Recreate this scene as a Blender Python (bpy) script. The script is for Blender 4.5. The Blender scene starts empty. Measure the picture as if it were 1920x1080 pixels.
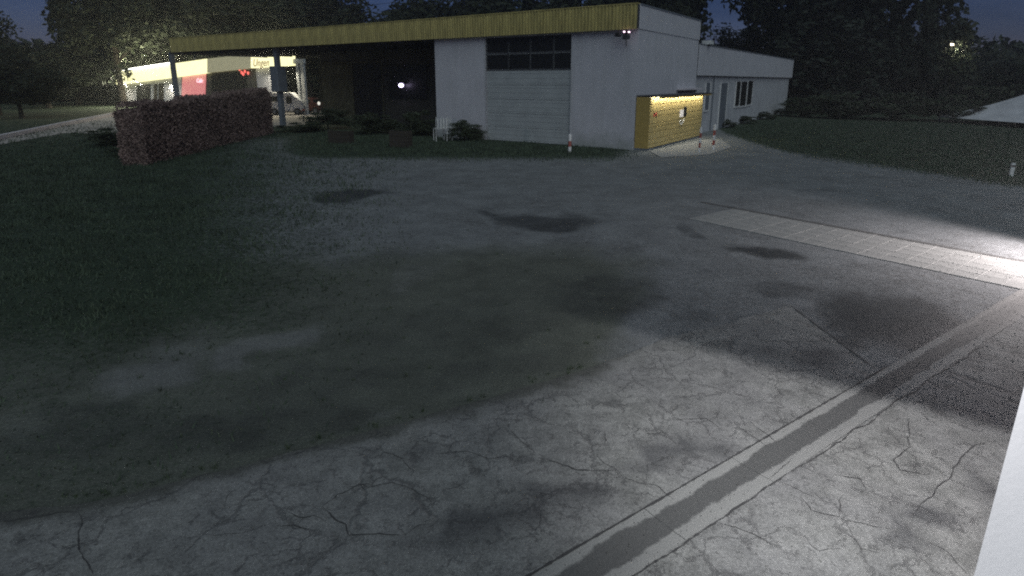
import bpy, bmesh, math, random
import numpy as np
from mathutils import Vector, Matrix, noise as mnoise

random.seed(7)
RNG = np.random.default_rng(7)
scene = bpy.context.scene
COL = scene.collection
R = math.radians

# ------------------------------------------------------------------ camera
H = 2.9; PT = R(14); FPX = 1106.0; CX = 960.0; CY = 152 + FPX*math.tan(PT)
cam_d = bpy.data.cameras.new('camera'); cam = bpy.data.objects.new('camera', cam_d); COL.objects.link(cam)
cam.location = (0, 0, H); cam.rotation_euler = (R(90) - PT, 0, 0)
cam_d.sensor_width = 36; cam_d.lens = FPX*36/1920
cam_d.shift_y = -(540 - CY)/1920
cam_d.clip_start = 0.05; cam_d.clip_end = 3000
scene.camera = cam

# ------------------------------------------------------------------ world and sun (dawn sky, sun lamp set high as added ambient fill)
world = bpy.data.worlds.new('World'); scene.world = world; world.use_nodes = True
wn = world.node_tree.nodes; wl = world.node_tree.links
for n in list(wn): wn.remove(n)
sky = wn.new('ShaderNodeTexSky'); sky.sky_type = 'NISHITA'; sky.sun_disc = False
SUN_EL = 8.0; SUN_ROT = 168.0
sky.sun_elevation = R(SUN_EL); sky.sun_rotation = R(SUN_ROT)
sky.air_density = 1.0; sky.dust_density = 0.1; sky.ozone_density = 6.0
bg = wn.new('ShaderNodeBackground'); bg.inputs[1].default_value = 0.02
wo = wn.new('ShaderNodeOutputWorld')
# thin uneven dawn cloud over the blue
wtc = wn.new('ShaderNodeTexCoord'); wmp = wn.new('ShaderNodeMapping'); wmp.inputs['Scale'].default_value = (1, 1, 3.5)
wnz = wn.new('ShaderNodeTexNoise'); wnz.inputs['Scale'].default_value = 3.2; wnz.inputs['Detail'].default_value = 6; wnz.inputs['Roughness'].default_value = .6
wrp = wn.new('ShaderNodeValToRGB'); wrp.color_ramp.elements[0].position = .32; wrp.color_ramp.elements[1].position = .68
wrp.color_ramp.elements[0].color = (1.5, .85, 1.15, 1); wrp.color_ramp.elements[1].color = (2.9, 1.45, 1.75, 1)
wmx = wn.new('ShaderNodeMix'); wmx.data_type = 'RGBA'; wmx.blend_type = 'MULTIPLY'; wmx.inputs[0].default_value = 1
wl.new(wtc.outputs['Generated'], wmp.inputs[0]); wl.new(wmp.outputs[0], wnz.inputs['Vector']); wl.new(wnz.outputs[0], wrp.inputs[0])
wl.new(sky.outputs[0], wmx.inputs[6]); wl.new(wrp.outputs[0], wmx.inputs[7]); wl.new(wmx.outputs[2], bg.inputs[0]); wl.new(bg.outputs[0], wo.inputs[0])

sun_d = bpy.data.lights.new('sun', 'SUN'); sun_d.energy = 0.98; sun_d.angle = R(70); sun_d.color = (0.86, 0.985, 0.97)
sun = bpy.data.objects.new('sun', sun_d); COL.objects.link(sun)
# sky rotation is measured clockwise from +Y (north) in Nishita
sd = Vector((math.sin(R(SUN_ROT))*math.cos(R(48)), math.cos(R(SUN_ROT))*math.cos(R(48)), math.sin(R(48))))
sun.rotation_euler = (-sd).to_track_quat('-Z', 'Y').to_euler()

scene.view_settings.view_transform = 'Standard'; scene.view_settings.look = 'None'
scene.view_settings.exposure = 0.0; scene.view_settings.gamma = 1.0
scene.view_settings.use_curve_mapping = False
scene.cycles.filter_width = 2.0
scene.cycles.max_bounces = 5
scene.cycles.use_denoising = False
scene.cycles.sample_clamp_indirect = 1.5

# ------------------------------------------------------------------ pixel <-> place
SP, CP = math.sin(PT), math.cos(PT)
def ray(x, y):
    a = (x-CX)/FPX; b = (CY-y)/FPX
    return Vector((a, CP + b*SP, -SP + b*CP))
def G(x, y, z=0.0):
    d = ray(x, y); t = (z-H)/d.z
    return Vector((d.x*t, d.y*t, z))
def P(x, y, Y):
    d = ray(x, y); t = Y/d.y
    return Vector((d.x*t, Y, H + d.z*t))
def project(X, Y, Z=0.0):
    z = Z - H; f = Y*CP - z*SP; u = Y*SP + z*CP
    return CX + FPX*X/f, CY - FPX*u/f

# building frame: x = along the right facade (away), y = along the front facade (to the left)
C0 = G(1187, 281); BANG = math.atan2(.831, .556)
E2 = Vector((math.cos(BANG), math.sin(BANG), 0)); E1 = Vector((-math.sin(BANG), math.cos(BANG), 0))
def plane_hit(px, py, axis, off):
    n = E2 if axis == 'x' else E1
    d = ray(px, py); o = Vector((0, 0, H)) - C0
    t = (off - o.dot(n))/d.dot(n); p = o + d*t
    return (p.dot(E2), p.dot(E1), p.z)
def FR(px, py, off=0.0):
    r = plane_hit(px, py, 'x', off); return r[1], r[2]      # (y, z) on a plane x = off
def RT(px, py, off=0.0):
    r = plane_hit(px, py, 'y', off); return r[0], r[2]      # (x, z) on a plane y = off
def toW(x, y, z=0.0):
    return C0 + E2*x + E1*y + Vector((0, 0, z))

# ------------------------------------------------------------------ object helpers
def link(o, parent=None):
    COL.objects.link(o)
    if parent is not None: o.parent = parent
    return o
def tag(o, label=None, cat=None, group=None, kind=None):
    if label: o['label'] = label
    if cat: o['category'] = cat
    if group: o['group'] = group
    if kind: o['kind'] = kind
    return o
def empty(name, loc=(0, 0, 0), rz=0.0):
    o = bpy.data.objects.new(name, None); COL.objects.link(o)
    o.location = loc; o.rotation_euler = (0, 0, rz); o.empty_display_size = .2
    return o
class MB:
    def __init__(s): s.bm = bmesh.new()
    def box(s, x0, x1, y0, y1, z0, z1, bev=0.0, M=None):
        vs = [s.bm.verts.new(v) for v in ((x0,y0,z0),(x1,y0,z0),(x1,y1,z0),(x0,y1,z0),(x0,y0,z1),(x1,y0,z1),(x1,y1,z1),(x0,y1,z1))]
        fs = [s.bm.faces.new([vs[i] for i in q]) for q in ((3,2,1,0),(4,5,6,7),(0,1,5,4),(1,2,6,5),(2,3,7,6),(3,0,4,7))]
        if M is not None: bmesh.ops.transform(s.bm, matrix=M, verts=vs)
        if bev:
            es = list({e for f in fs for e in f.edges})
            bmesh.ops.bevel(s.bm, geom=es, offset=bev, segments=1, affect='EDGES')
        return s
    def tube(s, pts, r, n=8, r2=None, caps=True):
        pts = [Vector(p) for p in pts]; rings = []
        for i, p in enumerate(pts):
            d = (pts[min(i+1, len(pts)-1)] - pts[max(i-1, 0)]).normalized()
            q = d.to_track_quat('Z', 'Y'); rr = r if r2 is None else r + (r2-r)*i/(len(pts)-1)
            rings.append([s.bm.verts.new(p + q @ Vector((rr*math.cos(2*math.pi*k/n), rr*math.sin(2*math.pi*k/n), 0))) for k in range(n)])
        for a, b in zip(rings, rings[1:]):
            for k in range(n): s.bm.faces.new((a[k], a[(k+1) % n], b[(k+1) % n], b[k]))
        if caps:
            s.bm.faces.new(rings[0][::-1]); s.bm.faces.new(rings[-1])
        return s
    def hexa(s, b4, t4):
        vs = [s.bm.verts.new(v) for v in list(b4) + list(t4)]
        for q in ((3,2,1,0),(4,5,6,7),(0,1,5,4),(1,2,6,5),(2,3,7,6),(3,0,4,7)): s.bm.faces.new([vs[i] for i in q])
        return s
    def ball(s, c, r, sub=2, sc=(1,1,1)):
        m = Matrix.Translation(c) @ Matrix.Diagonal((*sc, 1))
        bmesh.ops.create_icosphere(s.bm, subdivisions=sub, radius=r, matrix=m); return s
    def build(s, name, mat, parent=None, smooth=False):
        me = bpy.data.meshes.new(name); bmesh.ops.recalc_face_normals(s.bm, faces=s.bm.faces)
        s.bm.to_mesh(me); s.bm.free()
        if mat: me.materials.append(mat)
        if smooth: me.polygons.foreach_set('use_smooth', [True]*len(me.polygons))
        return link(bpy.data.objects.new(name, me), parent)
def pydata(name, V, Fs, mat, parent=None):
    me = bpy.data.meshes.new(name); me.from_pydata(V, [], Fs); me.materials.append(mat)
    return link(bpy.data.objects.new(name, me), parent)
def quads_mesh(name, V, mat, k=4):
    """V: (n,k,3) array of separate k-gons"""
    n = V.shape[0]; me = bpy.data.meshes.new(name)
    me.vertices.add(n*k); me.vertices.foreach_set('co', V.reshape(-1).astype(np.float32))
    me.loops.add(n*k); me.loops.foreach_set('vertex_index', np.arange(n*k, dtype=np.int32))
    me.polygons.add(n); me.polygons.foreach_set('loop_start', np.arange(0, n*k, k, dtype=np.int32))
    me.polygons.foreach_set('loop_total', np.full(n, k, dtype=np.int32))
    me.update(calc_edges=True); me.materials.append(mat); return me

# ------------------------------------------------------------------ materials
def new_mat(name):
    m = bpy.data.materials.new(name); m.use_nodes = True
    return m, m.node_tree.nodes, m.node_tree.links, m.node_tree.nodes['Principled BSDF']
def mat(name, c, rough=.7, var=.25, scale=3.0, bump=.15, metal=0.0, bscale=None, c2=None, stretch=(1,1,1)):
    m, N, L, b = new_mat(name)
    tc = N.new('ShaderNodeTexCoord'); mp = N.new('ShaderNodeMapping'); mp.inputs['Scale'].default_value = stretch
    L.new(tc.outputs['Object'], mp.inputs[0])
    nz = N.new('ShaderNodeTexNoise'); nz.inputs['Scale'].default_value = scale; nz.inputs['Detail'].default_value = 8
    nz.inputs['Roughness'].default_value = .65
    L.new(mp.outputs[0], nz.inputs['Vector'])
    rp = N.new('ShaderNodeValToRGB'); rp.color_ramp.elements[0].position = .3; rp.color_ramp.elements[1].position = .7
    d = c2 if c2 else tuple(x*(1-var) for x in c)
    u = tuple(min(x*(1+var*.4), .9) for x in c)
    rp.color_ramp.elements[0].color = (*d, 1); rp.color_ramp.elements[1].color = (*u, 1)
    L.new(nz.outputs[0], rp.inputs[0]); L.new(rp.outputs[0], b.inputs['Base Color'])
    b.inputs['Roughness'].default_value = rough; b.inputs['Metallic'].default_value = metal
    if bump:
        n2 = N.new('ShaderNodeTexNoise'); n2.inputs['Scale'].default_value = bscale or scale*12; n2.inputs['Detail'].default_value = 5
        L.new(tc.outputs['Object'], n2.inputs['Vector'])
        bp = N.new('ShaderNodeBump'); bp.inputs['Strength'].default_value = bump; bp.inputs['Distance'].default_value = .02
        L.new(n2.outputs[0], bp.inputs['Height']); L.new(bp.outputs[0], b.inputs['Normal'])
    return m
def glow(name, c, s, base=(.6, .6, .5)):
    m, N, L, b = new_mat(name)
    tc = N.new('ShaderNodeTexCoord'); nz = N.new('ShaderNodeTexNoise'); nz.inputs['Scale'].default_value = 1.6
    L.new(tc.outputs['Object'], nz.inputs['Vector'])
    mr = N.new('ShaderNodeMapRange'); mr.inputs[3].default_value = s*.88; mr.inputs[4].default_value = s*1.1
    L.new(nz.outputs[0], mr.inputs[0]); L.new(mr.outputs[0], b.inputs['Emission Strength'])
    b.inputs['Base Color'].default_value = (*base, 1); b.inputs['Emission Color'].default_value = (*c, 1)
    b.inputs['Roughness'].default_value = .4
    return m
M = {}
def dirty_wall(name, c, zb=.55):
    m = mat(name, c, .88, .10, .8, .2, bscale=60); N = m.node_tree.nodes; L = m.node_tree.links; b = N['Principled BSDF']
    src = b.inputs['Base Color'].links[0].from_socket
    tc = N.new('ShaderNodeTexCoord'); mp = N.new('ShaderNodeMapping'); mp.inputs['Scale'].default_value = (1, 1, .08); L.new(tc.outputs['Object'], mp.inputs[0])
    st = N.new('ShaderNodeTexNoise'); st.inputs['Scale'].default_value = 3.2; st.inputs['Detail'].default_value = 7; st.inputs['Roughness'].default_value = .7; L.new(mp.outputs[0], st.inputs['Vector'])
    r = N.new('ShaderNodeMapRange'); r.inputs[1].default_value = .45; r.inputs[2].default_value = .75; r.inputs[3].default_value = 0; r.inputs[4].default_value = .22; L.new(st.outputs[0], r.inputs[0])
    sx = N.new('ShaderNodeSeparateXYZ'); L.new(tc.outputs['Object'], sx.inputs[0])
    n2 = N.new('ShaderNodeTexNoise'); n2.inputs['Scale'].default_value = 2.5; n2.inputs['Detail'].default_value = 6; L.new(tc.outputs['Object'], n2.inputs['Vector'])
    ad = N.new('ShaderNodeMath'); ad.operation = 'MULTIPLY_ADD'; L.new(n2.outputs[0], ad.inputs[0]); ad.inputs[1].default_value = -1.2; L.new(sx.outputs[2], ad.inputs[2])
    r2 = N.new('ShaderNodeMapRange'); r2.inputs[1].default_value = -.55; r2.inputs[2].default_value = zb-.35; r2.inputs[3].default_value = .6; r2.inputs[4].default_value = 0; L.new(ad.outputs[0], r2.inputs[0])
    mx = N.new('ShaderNodeMath'); mx.operation = 'MAXIMUM'; L.new(r.outputs[0], mx.inputs[0]); L.new(r2.outputs[0], mx.inputs[1])
    mi = N.new('ShaderNodeMix'); mi.data_type = 'RGBA'; L.new(mx.outputs[0], mi.inputs[0]); L.new(src, mi.inputs[6]); mi.inputs[7].default_value = (c[0]*.45, c[1]*.5, c[2]*.42, 1)
    L.new(mi.outputs[2], b.inputs['Base Color']); return m
M['render_wall'] = dirty_wall('painted_render', (.555, .555, .60))
M['render_wall2'] = mat('weathered_render', (.50, .51, .54), .9, .2, 1.2, .3, bscale=40)
M['yellow_metal'] = mat('yellow_sheet_metal', (.47, .40, .15), .5, .45, 2.0, .05, stretch=(1, 1, .25))
M['locker_yellow'] = mat('locker_yellow_paint', (.62, .48, .20), .42, .12, 4, .03)
M['locker_yellow2'] = mat('locker_yellow_dull', (.46, .33, .10), .5, .2, 4, .03)
M['dark_metal'] = mat('dark_painted_metal', (.05, .052, .06), .5, .3, 5, .05)
M['pole_grey'] = mat('pole_grey_paint', (.16, .18, .21), .55, .25, 4, .05)
M['black'] = mat('black_plastic', (.015, .015, .017), .5, .2, 5, .05)
M['door_grey'] = mat('sectional_door_paint', (.41, .44, .45), .6, .15, 1.5, .08)
M['white_paint'] = mat('white_paint', (.75, .75, .75), .5, .12, 3, .05)
M['old_white'] = mat('old_white_plastic', (.68, .70, .70), .6, .3, 8, .05)
M['red_paint'] = mat('red_paint', (.36, .10, .08), .5, .2, 6, .05)
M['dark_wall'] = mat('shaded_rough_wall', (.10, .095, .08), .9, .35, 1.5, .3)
M['olive_wall'] = mat('olive_rendered_wall', (.16, .15, .09), .9, .45, 2.5, .3)  # olive tone, lighter than the dark wall
M['brown_wood'] = mat('dark_weathered_wood', (.045, .038, .03), .85, .4, 3, .3, stretch=(1, 1, 6))
M['roof_felt'] = mat('roof_felt', (.06, .06, .065), .95, .3, 2, .3)
M['bark'] = mat('bark', (.05, .042, .034), .95, .4, 6, .5, stretch=(1, 1, .3))
M['leaf_dark'] = mat('dark_foliage', (.020, .030, .015), .85, .6, 1.3, 0)
M['leaf_mid'] = mat('mid_foliage', (.042, .058, .03), .8, .5, 1.3, 0)
M['leaf_brown'] = mat('copper_hedge_leaves', (.25, .18, .16), .85, .4, 2.2, 0)
M['needle'] = mat('conifer_needles', (.018, .028, .018), .85, .5, 1.0, 0)
M['tent'] = mat('tent_fabric', (.66, .67, .70), .8, .3, .8, .3, bscale=3)
M['kerb_white'] = mat('pale_kerb_concrete', (.62, .58, .62), .85, .2, 3, .2)
M['apron'] = mat('forecourt_concrete', (.42, .39, .37), .9, .25, .6, .2)
M['car_red'] = mat('dark_red_car_paint', (.09, .03, .025), .5, .15, 3, 0)
M['rubber'] = mat('tyre_rubber', (.02, .02, .02), .9, .2, 9, .1)
def glass(name, c):
    m, N, L, b = new_mat(name)
    b.inputs['Base Color'].default_value = (*c, 1); b.inputs['Roughness'].default_value = .45
    nz = N.new('ShaderNodeTexNoise'); nz.inputs['Scale'].default_value = 2
    bp = N.new('ShaderNodeBump'); bp.inputs['Strength'].default_value = .05; L.new(nz.outputs[0], bp.inputs['Height']); L.new(bp.outputs[0], b.inputs['Normal'])
    return m
M['glass'] = glass('dark_window_glass', (.01, .011, .012))
M['sign_face'] = glow('backlit_sign_face', (1.0, .94, .50), 1.35)
M['sign_dim'] = glow('dim_sign_face', (1.0, .88, .42), .17)
M['tube_white'] = glow('lit_white_tube', (1, .98, .85), 5)
M['tube_warm'] = glow('lit_locker_led', (1, .95, .66), 2.8)
M['neon_pink'] = glow('pink_neon', (1, .55, .68), 1.4)
M['neon_red'] = glow('red_neon', (1, .10, .09), 1.3)
M['window_pink'] = glow('red_lit_window', (.9, .14, .19), .62)
M['lamp_violet'] = glow('violet_white_lamp', (.72, .62, 1), 5)
M['lamp_warm'] = glow('warm_street_lamp', (1, .85, .6), 14)
M['headlight'] = glow('lit_headlight', (1, .95, .85), .8)
M['led_dot'] = glow('pinkish_indicator', (1, .7, .9), 2.5)
M['notice_glow'] = glow('locker_notice_glow', (.8, .72, .75), .45)
M['flood_face'] = glow('floodlight_lens', (1, 1, 1), 3)
M['text_brown'] = mat('brown_red_lettering', (.30, .09, .04), .6, .1, 5, 0)
M['text_red'] = mat('red_lettering', (.45, .02, .03), .6, .1, 5, 0)

# ------------------------------------------------------------------ ground masks (what lies on the ground, in place)
def sm(x, a, b):
    t = np.clip((x-a)/(b-a), 0, 1); return t*t*(3-2*t)
def ell(px, py, cx, cy, rx, ry, ang=0.0):
    c, s = math.cos(R(ang)), math.sin(R(ang)); dx, dy = px-cx, py-cy
    u = (dx*c+dy*s)/rx; v = (-dx*s+dy*c)/ry
    return 1 - sm(np.sqrt(u*u+v*v), .45, 1.25)
def half(px, py, x0, y0, x1, y1, soft):
    """1 on the upper/left side of the directed line"""
    nx, ny = (y1-y0), -(x1-x0); l = math.hypot(nx, ny)
    return sm(((px-x0)*nx + (py-y0)*ny)/l, -soft, soft)
DARK = [(700,367,105,13,2,.9),(1050,408,150,20,5,.8),(930,398,60,9,5,.7),(1475,466,100,12,9,.85),(1318,424,34,9,3,.6),(1300,508,18,5,3,.55),(1500,360,28,4,3,.5),
        (1440,545,100,22,5,.6),(1305,598,56,20,2,.55),(1405,605,60,20,5,.45),(1655,604,185,66,8,.85),(1500,560,60,18,20,.4),(1560,655,70,30,12,.7),
        (1440,660,110,24,14,.65),(1700,540,120,14,8,.35),(1130,560,150,46,3,.55),(1190,590,60,24,0,.4),(850,620,260,60,-8,.40),(960,690,200,30,-12,.45),
        (600,720,230,45,-10,.45),(480,800,260,52,-10,.55),(180,820,220,50,-5,.5),(140,770,90,24,0,.5),(780,360,60,6,2,.3),(1760,640,40,9,-32,.4),(1560,700,40,16,0,.35),(1880,395,60,30,8,.4)]
LIGHT = [(270,700,150,34,-14,.8),(350,650,120,26,-5,.6),(520,652,105,22,-12,.8),(790,512,80,18,-16,.45),(1250,385,150,16,8,.35),(620,560,150,18,-8,.15),(1490,570,30,9,-10,.6),(1350,598,90,8,-18,.5),
         (700,780,90,8,-14,.45),(1650,522,60,6,10,.3),(1720,528,90,5,6,.4),(1800,580,90,14,-25,.45),(60,800,70,20,0,.35),(1540,508,70,6,-12,.3),(1000,470,150,14,-2,.3),(1590,560,20,4,0,.3)]
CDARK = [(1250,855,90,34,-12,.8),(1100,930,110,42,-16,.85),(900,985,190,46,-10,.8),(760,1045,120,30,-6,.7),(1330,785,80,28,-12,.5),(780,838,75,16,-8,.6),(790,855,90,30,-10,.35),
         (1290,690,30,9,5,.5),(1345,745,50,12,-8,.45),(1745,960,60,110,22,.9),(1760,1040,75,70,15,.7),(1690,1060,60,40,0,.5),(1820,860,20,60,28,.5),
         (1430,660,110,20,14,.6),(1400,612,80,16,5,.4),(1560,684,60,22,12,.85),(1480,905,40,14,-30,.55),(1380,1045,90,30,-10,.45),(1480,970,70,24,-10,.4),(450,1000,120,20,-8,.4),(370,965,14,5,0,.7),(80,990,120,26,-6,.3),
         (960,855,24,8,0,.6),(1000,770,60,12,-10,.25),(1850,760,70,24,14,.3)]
_WR = np.random.default_rng(77)
_WT = [(_WR.uniform(0, 6.28), _WR.uniform(0, 6.28), _WR.uniform(0, 6.28), f) for f in (.011, .017, .027, .041, .066, .10, .16) for _ in range(3)]
def warp(px, py):
    dx = np.zeros_like(px); dy = np.zeros_like(px)
    for a, p, q, f in _WT:
        u = px*math.cos(a)*f + py*2.2*math.sin(a)*f
        dx += np.sin(u+p)*.42/f; dy += np.sin(u*1.1+q)*.13/f
    return px+dx*.55, py+dy*.55
def masks(px, py):
    wx, wy = warp(px, py)
    g = np.clip((860-px)/560, 0, 1)*.85
    g = g*(1-sm(py, 520, 760)*.55)
    g = g*sm(py, 150, 290)
    base = sm(py, 150, 262)*(1-sm(py, 284, 312))*sm(px, 430, 620)*(1-sm(px, 1120, 1235))
    base = np.maximum(base, (1-sm(py, 230, 300))*(1-sm(px, 1180, 1200)))
    # verge right of the lot
    v = half(px, py, 1330, 240, 1500, 296, 8)*half(px, py, 1500, 290, 1930, 352, 14)*sm(px, 1325, 1365)
    d = np.zeros_like(px); l = np.zeros_like(px)
    for (a, b, c, e, f, s) in DARK: d = np.maximum(d, ell(wx, wy, a, b, c*1.1, e*1.1, f)*s)
    for (a, b, c, e, f, s) in LIGHT: l = np.maximum(l, ell(wx, wy, a, b, c*1.15, e*1.25, f)*s)
    g = np.clip(np.maximum(np.maximum(g, base*.95), v) - l*.55, 0, 1)
    # olive, mossy worn area left and centre, between lot and yard
    o = (1-sm(wx, 1080, 1330))*sm(wy, 390, 540)
    return g, d, l, o

def pix_arrays(X, Y):
    Yc = np.maximum(Y, 0.6); f = Yc*CP + H*SP; u = Yc*SP - H*CP
    return CX + FPX*X/f, CY - FPX*u/f
def add_attr(me, name, arr):
    a = me.attributes.new(name, 'FLOAT', 'POINT'); a.data.foreach_set('value', arr.astype(np.float32))

def ground_material():
    m, N, L, b = new_mat('ground_surface')
    tc = N.new('ShaderNodeTexCoord')
    def noise(s, d=6, r=.6, vec=None, sc=None):
        n = N.new('ShaderNodeTexNoise'); n.inputs['Scale'].default_value = s; n.inputs['Detail'].default_value = d; n.inputs['Roughness'].default_value = r
        L.new(vec or tc.outputs['Object'], n.inputs['Vector']); return n.outputs[0]
    def math_(op, a, c, clamp=False):
        n = N.new('ShaderNodeMath'); n.operation = op; n.use_clamp = clamp
        for i, v in enumerate((a, c)):
            if isinstance(v, (int, float)): n.inputs[i].default_value = v
            else: L.new(v, n.inputs[i])
        return n.outputs[0]
    def attr(nm):
        n = N.new('ShaderNodeAttribute'); n.attribute_name = nm; return n.outputs['Fac']
    def mask(a, nz, amp, lo, hi):
        s = math_('ADD', a, math_('MULTIPLY', math_('SUBTRACT', nz, .5), amp))
        r = N.new('ShaderNodeMapRange'); r.interpolation_type = 'SMOOTHSTEP'; r.inputs[1].default_value = lo; r.inputs[2].default_value = hi
        L.new(s, r.inputs[0]); return r.outputs[0]
    def mix(f, a, c, t='MIX'):
        n = N.new('ShaderNodeMix'); n.data_type = 'RGBA'; n.blend_type = t
        if isinstance(f, (int, float)): n.inputs[0].default_value = f
        else: L.new(f, n.inputs[0])
        for i, v in ((6, a), (7, c)):
            if isinstance(v, tuple): n.inputs[i].default_value = (*v, 1)
            else: L.new(v, n.inputs[i])
        return n.outputs[2]
    n1 = noise(.55, 8); n2 = noise(2.4, 7, .7); n3 = noise(45, 3, .7); n4 = noise(140, 2, .8); n5 = noise(9, 6, .75)
    asph = mix(n2, (.155, .165, .17), (.225, .235, .24))
    asph = mix(mask(n5, n1, .5, .45, .75), asph, (.11, .112, .11))
    olive = mix(n2, (.074, .083, .067), (.135, .144, .124))
    col = mix(mask(attr('olive'), n1, .5, .3, .8), asph, olive)
    col = mix(math_('MULTIPLY', mask(attr('light'), n5, 1.1, .15, 1.0), .7), col, (.20, .205, .205))
    col = mix(math_('MULTIPLY', mask(attr('dark'), n2, .9, .25, .9), .85), col, (.035, .037, .035))
    grass = mix(n5, (.020, .034, .020), (.054, .074, .046))
    col = mix(mask(attr('grass'), n5, 1.3, .3, .8), col, grass)
    sp = N.new('ShaderNodeMapRange'); sp.inputs[1].default_value = .3; sp.inputs[2].default_value = .7; sp.inputs[3].default_value = .62; sp.inputs[4].default_value = 1.38
    L.new(n3, sp.inputs[0]); col = mix(1.0, col, sp.outputs[0], 'MULTIPLY')
    sp2 = N.new('ShaderNodeMapRange'); sp2.inputs[1].default_value = .35; sp2.inputs[2].default_value = .65; sp2.inputs[3].default_value = .7; sp2.inputs[4].default_value = 1.3
    L.new(n4, sp2.inputs[0]); col = mix(1.0, col, sp2.outputs[0], 'MULTIPLY')
    n6 = noise(1.3, 9, .75); m6 = N.new('ShaderNodeMapRange'); m6.inputs[1].default_value = .3; m6.inputs[2].default_value = .7; m6.inputs[3].default_value = .72; m6.inputs[4].default_value = 1.3
    L.new(n6, m6.inputs[0]); col = mix(1.0, col, m6.outputs[0], 'MULTIPLY')
    L.new(col, b.inputs['Base Color']); rr = N.new('ShaderNodeMapRange'); rr.inputs[3].default_value = .92; rr.inputs[4].default_value = .55; L.new(attr('dark'), rr.inputs[0]); L.new(rr.outputs[0], b.inputs['Roughness'])
    b.inputs['Specular IOR Level'].default_value = .3
    hb = math_('ADD', math_('MULTIPLY', n3, .5), math_('MULTIPLY', n5, 1.2))
    bp = N.new('ShaderNodeBump'); bp.inputs['Strength'].default_value = .5; bp.inputs['Distance'].default_value = .02
    L.new(hb, bp.inputs['Height']); L.new(bp.outputs[0], b.inputs['Normal'])
    return m
def build_ground():
    rs = np.concatenate([[0.01], np.geomspace(.6, 80, 330), np.geomspace(90, 900, 24)])
    an = np.concatenate([np.linspace(-180, -56, 20, endpoint=False), np.linspace(-56, 56, 360), np.linspace(56, 180, 21)[1:-1]])
    A, Rr = np.meshgrid(np.radians(an), rs)
    X = (Rr*np.sin(A)).ravel(); Y = (Rr*np.cos(A)).ravel()
    n, k = len(rs), len(an)
    Z = np.zeros_like(X)
    V = np.stack([X, Y, Z], 1)
    i, j = np.meshgrid(np.arange(n-1), np.arange(k), indexing='ij'); j2 = (j+1) % k
    F = np.stack([i*k+j, (i+1)*k+j, (i+1)*k+j2, i*k+j2], -1).reshape(-1, 4)[:, ::-1]
    me = bpy.data.meshes.new('ground')
    me.vertices.add(len(V)); me.vertices.foreach_set('co', V.ravel().astype(np.float32))
    me.loops.add(F.size); me.loops.foreach_set('vertex_index', F.ravel().astype(np.int32))
    me.polygons.add(len(F)); me.polygons.foreach_set('loop_start', np.arange(0, F.size, 4, dtype=np.int32)); me.polygons.foreach_set('loop_total', np.full(len(F), 4, dtype=np.int32))
    me.update(calc_edges=True); me.validate()
    px, py = pix_arrays(X, Y); g, d, l, o = masks(px, py)
    far = (np.hypot(X, Y) > 60) | (Y < 0.7)
    g = np.where(far & (Y > 1), .9, g)
    add_attr(me, 'grass', g); add_attr(me, 'dark', d); add_attr(me, 'light', l); add_attr(me, 'olive', o)
    me.materials.append(ground_material())
    o_ = link(bpy.data.objects.new('ground', me)); tag(o_, 'worn grey and mossy open ground of the lot', kind='structure')
build_ground()

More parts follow.
